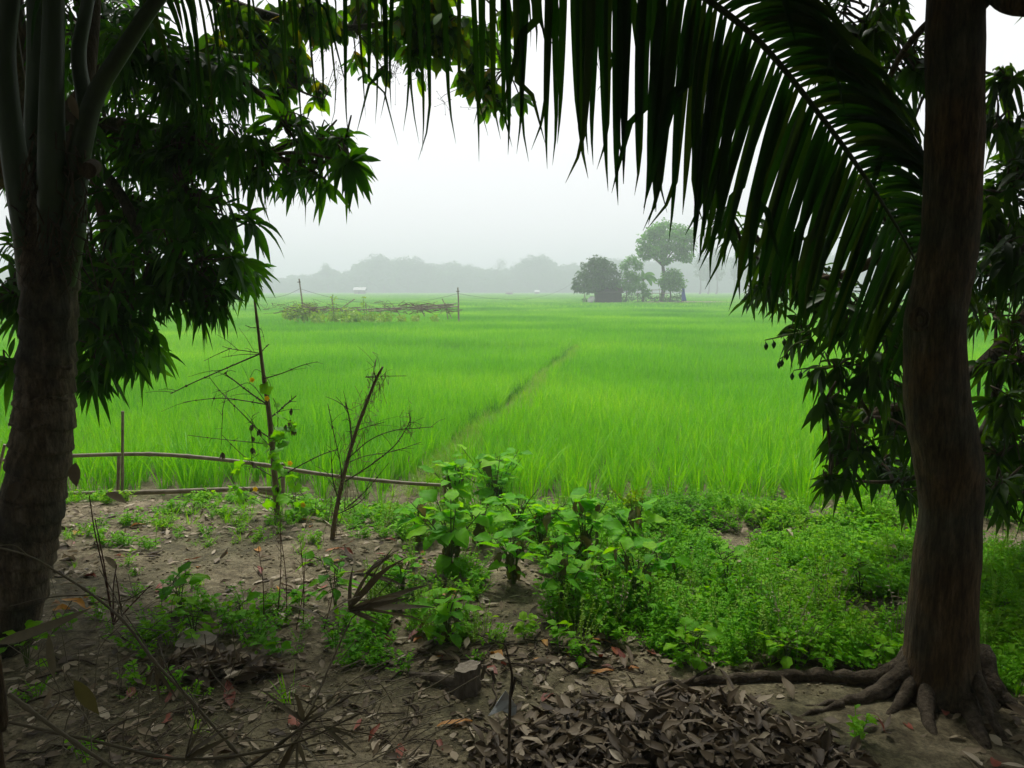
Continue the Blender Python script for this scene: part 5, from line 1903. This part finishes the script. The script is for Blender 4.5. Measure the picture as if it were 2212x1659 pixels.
hr = np.random.default_rng(101)
protos = [herb(7, .07, 9, .026, .011, M['weed'], hr) for _ in range(5)]              # 0-4 low small-leaved
protos += [herb(6, .19, 26, .014, .006, M['weed_y'], hr, .05) for _ in range(4)]     # 5-8 tall fine
protos += [herb(4, .09, 6, .05, .028, M['weed'], hr, .04) for _ in range(4)]         # 9-12 broader
protos += [tuft(18, .12, hr, None, .004, 1.2).mesh('grass_tuft', M['weed']) for _ in range(3)]   # 13-15 grass
protos += [herb(5, .15, 14, .024, .010, M['weed'], hr, .05) for _ in range(4)]       # 16-19 upright
protos += [herb(6, .22, 5, .02, .006, M['tan'], hr, .05) for _ in range(2)]           # 20-21 dead stalks
protos += [herb(5, .24, 22, .030, .012, M['weed'], hr, .06) for _ in range(3)]     # 22-24 tall pale
herb_col = proto_collection('herb', protos)


def region_pts(poly, dens, rng, y0=1.8, y1=7.2, x0=-4.5, x1=6.2):
    n = int(dens * (x1 - x0) * (y1 - y0))
    x, y = rng.uniform(x0, x1, n), rng.uniform(y0, y1, n)
    z = gz(x, y)
    u, v = uv_of(x, y, z)
    inside = np.zeros(n, bool)
    m = len(poly)
    for i in range(m):
        (ua, va), (ub_, vb) = poly[i], poly[(i + 1) % m]
        cond = ((va > v) != (vb > v)) & (u < (ub_ - ua) * (v - va) / (vb - va + 1e-9) + ua)
        inside ^= cond
    inside &= (y < edge_y(x) - .16) & ((x > -.15) | (y < 6.06))
    return np.column_stack([x, y, z])[inside]


regs = [([(1000, 1050), (1430, 1050), (1950, 1050), (2600, 1050), (2600, 1500), (2120, 1500), (1960, 1455), (1600, 1450), (1420, 1420), (1250, 1360), (1080, 1330), (1000, 1260)], 330, [0, 1, 2, 3, 4, 9, 10, 16, 17, 18, 19, 13, 14, 15, 0, 1, 2]),
        ([(1150, 1240), (1450, 1230), (1960, 1290), (1960, 1440), (1600, 1430), (1300, 1370), (1120, 1330)], 170, [5, 6, 7, 8, 16, 17, 20, 22, 23, 24]),
        ([(2110, 1110), (2600, 1090), (2600, 1520), (2120, 1500)], 160, [0, 1, 2, 5, 6, 9, 16, 17]),
        ([(120, 1040), (560, 1040), (980, 1050), (1000, 1130), (700, 1140), (330, 1135), (130, 1130)], 130, [0, 1, 2, 3, 4, 13, 14, 15, 9]),
        ([(130, 1120), (1000, 1120), (900, 1200), (420, 1180), (150, 1190)], 40, [0, 1, 2, 3, 4, 13, 15]),
        ([(820, 1130), (1010, 1110), (1050, 1330), (880, 1400), (760, 1330), (820, 1230)], 150, [0, 1, 3, 4, 5, 6, 9, 16, 17]),
        ([(300, 1330), (470, 1300), (700, 1300), (860, 1370), (840, 1450), (720, 1450), (560, 1395), (300, 1400)], 95, [0, 1, 2, 3, 9, 10, 11, 16, 17]),
        ([(100, 1350), (330, 1370), (320, 1430), (160, 1460), (80, 1440)], 150, [0, 1, 2, 9, 10, 16]),
        ([(20, 1440), (160, 1460), (120, 1520), (20, 1500)], 150, [0, 1, 2]),
        ([(720, 1380), (850, 1390), (840, 1450), (740, 1450)], 260, [0, 1, 2, 3]),
        ([(880, 1330), (1300, 1340), (1420, 1400), (1250, 1420), (900, 1390)], 110, [0, 1, 5, 6, 9, 16]),
        ([(100, 1180), (900, 1180), (900, 1340), (100, 1340)], 14, [0, 1, 13, 15]),
        ([(100, 1420), (1400, 1420), (1900, 1520), (1900, 1650), (100, 1659)], 4, [0, 1, 15]),
        ([(1200, 1400), (1330, 1390), (1420, 1450), (1250, 1450)], 120, [0, 1, 9])]
pp, sc_, ix = [], [], []
for poly, dens, types in regs:
    q = region_pts(poly, dens, hr)
    keep = vnoise(q[:, 0] * 2.2, q[:, 1] * 2.2, 55) > (-.24 if dens > 300 else -.17)
    q = q[keep]
    pp.append(q)
    sc_.append(hr.uniform(.55, 1.35, len(q)))
    ix.append(np.array(types)[hr.integers(0, len(types), len(q))])
pp, sc_, ix = np.concatenate(pp), np.concatenate(sc_), np.concatenate(ix)
o = scatter('ground_cover', pp, hr.uniform(0, 6.28, len(pp)), sc_, ix, herb_col, hr.normal(0, .15, (len(pp), 2)))
tag(o, 'mixed low green weeds and grass over the yard soil', 'weeds', kind='stuff')


# ------------------------------------------------------------------ fallen leaves
def dry_leaf(mat, L, Wd, rng):
    curl = rng.uniform(-.2, .55)
    return blade_mesh('dry_leaf', mat, L, Wd, 6, 2, 0, rng.choice([.5, .9, -.4, .2]), curl, .04, rng, [.08, .7, 1.0, .9, .55, .04])


lr = random.Random(17)
DL = {m: [dry_leaf(M[m], lr.uniform(.10, .15), lr.uniform(.030, .048), lr) for _ in range(5)] for m in ('tan', 'brown', 'orange', 'red')}


def pip(u, v, poly):
    r = False
    for i in range(len(poly)):
        (ua, va), (ub_, vb) = poly[i], poly[(i + 1) % len(poly)]
        if (va > v) != (vb > v) and u < (ub_ - ua) * (v - va) / (vb - va) + ua:
            r = not r
    return r


def lay(name, me, q, lift=.006, flat=.35, scale=1.0, parent=None):
    o = put(name, me, q + Vector((0, 0, lift)), parent)
    o.rotation_euler = (lr.gauss(0, flat), lr.gauss(0, flat) - .1, lr.uniform(0, 6.283))
    o.scale = (scale,) * 3
    return o


def sample(poly):
    us, vs = [p_[0] for p_ in poly], [p_[1] for p_ in poly]
    while True:
        u, v = lr.uniform(min(us), max(us)), lr.uniform(min(vs), max(vs))
        if pip(u, v, poly):
            return u, v


SOIL = [(130, 1130), (560, 1120), (860, 1120), (900, 1180), (820, 1260), (640, 1290), (480, 1300), (330, 1320), (110, 1340)]
FRONT = [(30, 1460), (400, 1410), (880, 1440), (1300, 1410), (1420, 1480), (1080, 1560), (850, 1659), (40, 1659)]
MID = [(840, 1380), (1400, 1390), (1400, 1450), (1050, 1440), (840, 1440)]
LOWW = [(1450, 1130), (1950, 1130), (1940, 1400), (1480, 1400)]
ROOTS = [(1560, 1490), (1950, 1540), (2200, 1560), (2200, 1659), (1900, 1659), (1650, 1540)]
YARD = [(860, 1130), (1000, 1180), (1060, 1340), (820, 1340), (760, 1230)]
for poly, n, mats, where in ((SOIL, 130, ('tan', 'tan', 'tan', 'tan', 'brown', 'red', 'orange'), 'on the bare soil below the fence'), (FRONT, 60, ('tan', 'brown', 'brown', 'tan', 'red'), 'on the bare soil nearest the camera'),
                             (ROOTS, 22, ('tan', 'brown', 'brown', 'red'), 'between the roots and the leaf heap'), (LOWW, 26, ('tan', 'tan', 'brown', 'tan'), 'among the low weeds left of the smooth trunk'), (MID, 48, ('tan', 'brown', 'tan', 'orange', 'red'), 'around the sawn stump'), (YARD, 38, ('tan', 'brown', 'red', 'orange'), 'among the broad leaved plants')):
    for _ in range(n):
        u, v = sample(poly)
        m = lr.choice(mats)
        q = G(u, v)
        o = lay('fallen_leaf', lr.choice(DL[m]), q, .06 if poly is LOWW else .008, .28, lr.uniform(.55, 1.0))
        cname = {'tan': 'pale tan', 'brown': 'dark brown', 'orange': 'orange yellow', 'red': 'red brown'}[m]
        tag(o, '%s dry leaf lying %s' % (cname, where), 'leaf', '%s fallen leaves %s' % (cname, where))
# single leaves one can name
for u, v, m, L, lab in ((865, 1545 + 15, 'orange', 1.0, None),):
    pass
for u, v, m, s_, lab in ((1020, 1565, 'orange', 1.0, 'bright orange leaf beside the grey plastic scrap'), (1380, 1450, 'orange', 1.1, 'bright orange leaf above the long root tip'), (1325, 1455, 'orange', 1.0, 'yellow orange leaf lying left of the long root tip'), (500, 1535, 'red', 1.3, 'large red brown leaf on the bare soil behind the dry bamboo'), (285, 1490, 'red', 1.0, 'small red leaf on the soil by the palm foot'), (1810, 1600, 'orange', .9, 'orange leaf lying between the roots and the leaf heap')):
    tag(lay('fallen_leaf', DL[m][0], G(u, v), .012, .1, s_), lab, 'leaf')
# leaf fragments nobody could count
a = Acc()
n = 6400
fx, fy = RNG.uniform(-3.4, 3.0, n), 1.9 + 4.2 * RNG.uniform(0, 1, n) ** 1.25
keep = vnoise(fx * 1.5, fy * 1.5, 77) > -.24
fx, fy = fx[keep], fy[keep]
n = len(fx)
d = unit(n)
d[:, 2] *= .2
a.leaves(np.column_stack([fx, fy, gz(fx, fy) + .008]), d, np.array([[0, 0, 1.]]) + RNG.normal(0, .3, (n, 3)), RNG.uniform(.02, .085, n), RNG.uniform(.01, .032, n), RNG.uniform(-.15, .1, n), .3, SMALL, RNG.uniform(0, 1, n))
for m in range(n):
    pass
a.m[-1][:] = np.repeat((RNG.uniform(0, 1, n) > .62).astype(np.int32), 6)
tag(a.obj('leaf_litter', [M['tan'], M['brown']]), 'crumbled bits of dry leaf strewn over the yard soil', 'leaf litter', kind='stuff')
M['crumb'] = rough_mat('crumb_soil', [(.19, .16, .095), (.26, .225, .14)], 1.0, bump=0.0)


def crumb(rng):
    a = Acc()
    n_, vs = 6, []
    for zz, r in ((-.5, .5), (.0, 1.0), (.45, .7)):
        for k in range(n_):
            vs.append((r * math.cos(1.047 * k) * rng.uniform(.7, 1.2), r * math.sin(1.047 * k) * rng.uniform(.7, 1.2), zz * rng.uniform(.7, 1.2)))
    vs.append((0, 0, .7))
    a.add(vs, [(i * n_ + k, i * n_ + (k + 1) % n_, (i + 1) * n_ + (k + 1) % n_, (i + 1) * n_ + k) for i in range(2) for k in range(n_)])
    a.add(vs[12:18] + [vs[18]], [(k, (k + 1) % n_, 6) for k in range(n_)])
    return a.mesh('soil_crumb', M['crumb'], smooth=False)


crumb_col = proto_collection('soil_crumb', [crumb(RNG) for _ in range(5)])
n = 16000
fy = 1.9 + 4.2 * RNG.uniform(0, 1, n) ** 1.5
fx = RNG.uniform(-.75, .75, n) * (fy + .4)
k = vnoise(fx * 1.9, fy * 1.9, 91) > -.22
fx, fy = fx[k], fy[k]
n = len(fx)
cs = .003 + .009 * RNG.uniform(0, 1, n) ** 3
o = scatter('soil_crumbs', np.column_stack([fx, fy, gz(fx, fy) + cs * .2]), RNG.uniform(0, 6.28, n), cs, RNG.integers(0, 5, n), crumb_col, RNG.normal(0, .4, (n, 2)))
tag(o, 'crumbs and small clods of dry soil over the yard', 'soil crumbs', kind='stuff')
# thin fallen twigs and root threads on the soil
a = Acc()
for _ in range(150):
    u, v = sample(FRONT if lr.random() < .6 else MID)
    q = G(u, v)
    an, L = lr.uniform(0, 6.28), lr.uniform(.05, .28)
    pts = []
    for k in range(4):
        x, y = q.x + math.cos(an) * L * k / 3 + lr.gauss(0, .01), q.y + math.sin(an) * L * k / 3 + lr.gauss(0, .01)
        pts.append(Vector((x, y, float(gz(x, y)) + .006)))
    a.tube(catmull(pts, 3), lr.uniform(.0015, .004), 5, cap=False)
tag(a.obj('twig_litter', M['twig']), 'thin broken twigs scattered on the near soil', 'twigs', kind='stuff')


# heaps of dry leaves
def heap(name, label, poly, cu, cv, h, n_part, n_stuff, mats, scale):
    c = G(cu, cv)
    t = empty(name, c, label, 'leaf heap')
    rx = max(abs(G(u, cv).x - c.x) for u, v in poly)
    us, vs = [p_[0] for p_ in poly], [p_[1] for p_ in poly]
    ry = abs(G(cu, min(vs)).y - c.y)

    def lift(q):
        return h * max(0, 1 - ((q.x - c.x) / rx) ** 2 - ((q.y - c.y) / max(ry, .1)) ** 2) ** .7
    a = Acc()
    for i in range(n_stuff):
        u, v = sample(poly)
        q = G(u, v)
        k = lr.random() * .9
        d = unit(1)
        d[0, 2] *= .28
        a.leaves([(q.x, q.y, q.z + lift(q) * k + .004)], d, [(lr.gauss(0, .5), lr.gauss(0, .5), 1)], lr.uniform(.08, .14) * scale, lr.uniform(.03, .05) * scale, lr.uniform(-.2, .4), lr.choice([.4, .8]), [.08, .8, 1, .6, .04], lr.random())
    tag(a.obj('under_leaves', M['brown'], t), kind='stuff')
    for i in range(n_part):
        u, v = sample(poly)
        q = G(u, v)
        m = lr.choice(mats)
        lay('leaf', lr.choice(DL[m]), q, lift(q) + lr.uniform(.0, .015), .32, lr.uniform(.5, 1.35) * scale, t)
    return t


PILE = [(1060, 1600), (1150, 1560), (1290, 1520), (1440, 1495), (1560, 1500), (1620, 1530), (1720, 1580), (1860, 1640), (1900, 1720), (1000, 1720)]
heap('leaf_heap', 'large heap of curled dry brown leaves before the root', PILE, 1440, 1640, .075, 298, 1900, ('brown', 'brown', 'brown', 'tan', 'brown', 'brown'), .70)
heap('leaf_heap', 'small heap of dry grey leaves at the flat stump', [(400, 1430), (470, 1415), (560, 1425), (600, 1450), (540, 1480), (420, 1480), (330, 1460)], 490, 1455, .05, 90, 160, ('brown', 'tan', 'brown'), .8)

# grey plastic scrap
q = G(1085, 1552)
a = Acc()
vs = [(q.x + .01 * math.sin(i * 7), q.y, 0) for i in range(1)]
w = mpx(q.y)
pl = [(-34, 8, 0), (-20, -12, .02), (8, -52, .11), (22, -20, .07), (34, 2, .03), (30, 14, .0), (0, 10, .03), (-10, -4, .05)]
vs = [(q.x + x * w, q.y + (.02 * math.sin(i * 2)), q.z + .008 + max(0, z)) for i, (x, y, z) in enumerate(pl)]
a.add(vs, [(0, 6, 7, 1), (1, 7, 2, 2)[:3] + (2,), (7, 6, 3, 2), (6, 5, 4, 3)] if False else [(0, 6, 7, 1), (7, 6, 3, 2), (6, 5, 4, 3)])
a.add([vs[1], vs[7], vs[2]], [(0, 1, 2)])
sc1 = a.obj('plastic_scrap', M['plastic'], origin=q, smooth=False)
sc1.modifiers.new('thick', 'SOLIDIFY').thickness = .0015
tag(sc1, 'crumpled grey plastic scrap on the soil before the stump', 'scrap')

# upright thin stick and loose sticks
q = G(1098, 1690)
d = q.y
a = Acc()
limb(a, [q, P(1100, 1600, d), P(1102, 1510, d), P(1106, 1460, d), P(1098, 1420, d), P(1091, 1392, d)], [.006, .005, .004, .003], n=6)
limb(a, [P(1103, 1505, d), P(1110, 1480, d), P(1113, 1462, d)], [.005, .004], n=5)
limb(a, [P(1091, 1392, d), P(1070, 1385, d), P(1030, 1370, d)], [.002, .001], n=5)
tag(a.obj('upright_twig', M['twig'], origin=q), 'single thin upright twig before the stump', 'twig')
q = G(1540, 1570)
a = Acc()
limb(a, [P(1340, 1535, q.y + .1), P(1450, 1490, q.y + .2), P(1540, 1440, q.y + .45)], [.009, .006], n=6)
tag(a.obj('loose_stick', M['twig']), 'loose thin stick lying over the leaf heap edge', 'stick')

# reddish sapling stems left
q = G(245, 1350)
d = q.y
sp = empty('bare_sapling', q, 'bare reddish sapling stems with one curled leaf by the palm', 'sapling')
a = Acc()
for uv in ([(245, 1350), (225, 1240), (205, 1150), (193, 1070)], [(245, 1345), (225, 1220), (205, 1120)], [(248, 1350), (245, 1270), (252, 1220)], [(250, 1345), (290, 1300), (325, 1265)], [(262, 1370), (258, 1300), (250, 1240)]):
    limb(a, [q] + [P(u, v, d) for u, v in uv[1:]], [.004, .0025], n=5)
a.obj('stem', M['redstem'], sp)
for cu_, cv_, dv_, L_, w_, ti in ((228, 1066, (.9, .2, -.45), .10, .045, .6), (252, 1228, (-.7, 0, .9), .09, .03, .4)):
    a = Acc()
    a.leaves([tuple(P(cu_, cv_, d))], [dv_], [(0, -.5, 1)], L_, w_, .1, .4, OVATE, ti)
    a.obj('curled_leaf', M['tan'], sp)
for k, (u, v, vt, du) in enumerate(((600, 1330, 1120, 5), (620, 1340, 1150, -14), (640, 1360, 1200, 20), (570, 1345, 1180, -12), (655, 1350, 1170, -6), (700, 1360, 1230, 24))):
    q = G(u, v)
    a = Acc()
    tp = P(u + du, vt, q.y)
    limb(a, [q, q.lerp(tp, .5) + Vector((.01, 0, 0)), tp], [.003, .0015], n=5)
    for _ in range(5):
        e = q.lerp(tp, random.uniform(.3, .95))
        a.tube([e, e + Vector((random.gauss(0, .02), 0, random.uniform(.01, .05)))], .0012, 4, cap=False)
    tag(a.obj('thin_stalk', M['redstem'], origin=q), ['tallest thin bare stalk, on the soil below the tall bamboo pole', 'thin bare stalk leaning left just right of the tallest stalk', 'short thin stalk leaning right before the spindly plant',
        'leftmost thin bare stalk, leaning left over the bare soil', 'thin bare stalk standing straight beside the spindly plant', 'rightmost thin stalk, leaning right past the spindly plant'][k], 'stalk', 'thin bare stalks in the yard')


# ------------------------------------------------------------------ dry bamboo brush, bottom left
BL = [blade_mesh('dry_bamboo_leaf', M['drybam'], .17, .016, 8, 2, 0, .25, lr.uniform(0, .25), .01, lr, [.3, .85, 1, .95, .8, .6, .35, .03]) for _ in range(5)]


def dry_branch(label, main, r, subs, fans, d):
    p0 = main[0]
    o0 = P(p0[0], p0[1], p0[2] if len(p0) > 2 else d)
    t = empty('dry_bamboo_branch', o0, label, 'dry branch', 'dry bamboo brush at the bottom left')
    a = Acc()
    c = catmull([P(m[0], m[1], m[2] if len(m) > 2 else d) for m in main], 8)
    rr_ = lin(r, len(c))
    rr_ = [x * (1.5 if i % 9 == 4 else 1) for i, x in enumerate(rr_)]
    a.tube(c, rr_, 7)
    a.obj('culm', M['drybam'], t)
    for s_ in subs:
        a = Acc()
        cc = catmull([P(m[0], m[1], m[2] if len(m) > 2 else d) for m in s_], 6)
        a.tube(cc, [.0022, .0012], 5)
        a.obj('side_twig', M['drybam'], t)
    for (u, v, dd, tips) in fans:
        q = P(u, v, dd)
        tips = list(tips) + [(u + (a_[0] - u) * lr.uniform(.5, 1.0) + lr.gauss(0, 26), v + (a_[1] - v) * lr.uniform(.5, 1.0) + lr.gauss(0, 22)) for a_ in tips]
        for (tu, tv) in tips:
            e = P(tu, tv, dd + lr.uniform(-.06, .06))
            L = (e - q).length
            place_leaf('leaf', lr.choice(BL), q, e - q, t, L / .165, lr.uniform(-1.2, 1.2))
    return t


dry_branch('longest dry bamboo branch slanting across the bottom left corner', [(-40, 1175, 2.2), (60, 1200, 2.15), (130, 1240, 2.1), (200, 1285, 2.05), (270, 1345, 2.0), (330, 1425, 1.95), (400, 1500, 1.9), (480, 1590, 1.85), (560, 1680, 1.8)], [.002, .0035, .004, .004],
           [[(60, 1200, 2.15), (30, 1178, 2.1), (-20, 1180, 2.1)], [(200, 1285, 2.05), (110, 1290, 2.0), (20, 1310, 2.0)], [(270, 1345, 2.0), (250, 1290, 2.1), (215, 1230, 2.15)], [(330, 1425, 1.95), (300, 1370, 2), (230, 1270, 2.1)], [(200, 1285, 2.05), (260, 1300, 2.1), (330, 1265, 2.1)], [(400, 1500, 1.9), (360, 1440, 1.9), (340, 1380, 2.0)]], [(335, 1440, 1.95, [(300, 1500), (380, 1510)])], 2.0)
dry_branch('dry bamboo branch with leaf fan before the spindly green plant', [(600, 1680, 2.0), (660, 1560, 2.1), (720, 1420, 2.3), (760, 1335, 2.4)], [.005, .003, .002], [[(760, 1335, 2.4), (800, 1300, 2.4), (860, 1240, 2.4)]],
           [(755, 1318, 2.4, [(848, 1180), (800, 1196), (925, 1262), (940, 1296), (918, 1318), (825, 1350)]), (790, 1240, 2.42, [(852, 1178), (822, 1188), (880, 1255)]), (700, 1335, 2.35, [(760, 1270), (650, 1300)])], 2.3)
dry_branch('dry bamboo branch with broad leaf fan at the bottom left of the frame', [(480, 1690, 1.7), (560, 1640, 1.75), (640, 1580, 1.8), (760, 1500, 1.9)], [.005, .003], [[(640, 1580, 1.8), (700, 1570, 1.8), (800, 1560, 1.8)]],
           [(655, 1560, 1.8, [(565, 1490), (640, 1470), (735, 1478), (690, 1500)]), (640, 1600, 1.78, [(560, 1660), (650, 1700), (720, 1660)]), (700, 1570, 1.8, [(770, 1630), (820, 1590)])], 1.8)
dry_branch('thin dry bamboo twig lying low across the bottom edge', [(20, 1560, 1.9), (200, 1600, 1.85), (400, 1640, 1.8), (620, 1610, 1.75), (780, 1540, 1.8)], [.004, .004, .002], [[(200, 1600, 1.85), (260, 1560, 1.9), (330, 1540, 1.9)], [(400, 1640, 1.8), (420, 1560, 1.85), (440, 1500, 1.9)]],
           [(400, 1640, 1.8, [(500, 1590), (480, 1560)])], 1.85)
dry_branch('dry bamboo twig rising from the bottom left corner stake', [(20, 1500, 1.9), (100, 1560, 1.85), (200, 1630, 1.8), (300, 1690, 1.75)], [.006, .005, .004], [[(100, 1560, 1.85), (130, 1500, 1.9), (90, 1420, 1.95)], [(200, 1630, 1.8), (180, 1540, 1.9), (60, 1450, 2.0)]], [], 1.85)
# fine dead grass and thin twig tangle
a = Acc()
for _ in range(170):
    u, v = lr.uniform(40, 900), lr.uniform(1480, 1690)
    if lr.random() < .25:
        u, v = lr.uniform(0, 400), lr.uniform(1250, 1500)
    dd = G(u, min(v, 1680)).y - lr.uniform(0, .25)
    q = P(u, v, dd)
    an = lr.gauss(-.6, .8)
    L = lr.uniform(.1, .4)
    e = q + Vector((math.cos(an) * L, lr.gauss(0, .08), abs(math.sin(an)) * L * .7))
    mid = q.lerp(e, .5) + Vector((lr.gauss(0, .02), 0, lr.gauss(0, .02)))
    a.tube(catmull([q, mid, e], 3), lr.uniform(.0010, .0022), 4, cap=False)
tag(a.obj('dead_twig_tangle', M['drybam']), 'tangle of fine dead twigs and grass at the bottom left', 'twigs', kind='stuff')
# single hanging dry leaves
for u0, v0, u1, v1, dd, w, m, nm, lab in ((0, 1388, 190, 1340, 2.1, .030, 'drybam', 'dry_palm_leaflet', 'long pale dry leaf strip before the palm foot'), (160, 1470, 215, 1540, 2.0, .04, 'orange', 'hanging_leaf', 'yellow brown leaf caught in the dry twigs'), (105, 1370, 118, 1470, 2.1, .024, 'drybam', 'hanging_leaf', 'narrow grey dry leaf hanging straight down before the palm')):
    p0, p1 = P(u0, v0, dd), P(u1, v1, dd - .02)
    a = Acc()
    dv = p1 - p0
    a.leaves([tuple(p0)], [tuple(dv)], [(0, -1, .6)], dv.length, w, -.12 if 'strip' in lab else .05, .3, LEAFLET if 'strip' in lab else LANCE, .4, wave=.15)
    tag(a.obj(nm, M[m] if m != 'orange' else M['wilt'], origin=p0), lab, 'leaf')

# ------------------------------------------------------------------ haze: the air over the field
a = Acc()
box(a, (-900, -40, -1.4), (900, 760, 22.0))
hz = a.obj('haze', [], smooth=False)
m, nt, out = newmat('haze_air')
pv = nt.nodes.new('ShaderNodeVolumePrincipled')
pv.inputs['Color'].default_value = (.73, .78, .84, 1)
pv.inputs['Density'].default_value = 0.0033
pv.inputs['Anisotropy'].default_value = 0.25
nt.links.new(pv.outputs[0], out.inputs['Volume'])
hz.data.materials.append(m)
tag(hz, 'pale morning haze filling the air over the field', 'haze', kind='stuff')
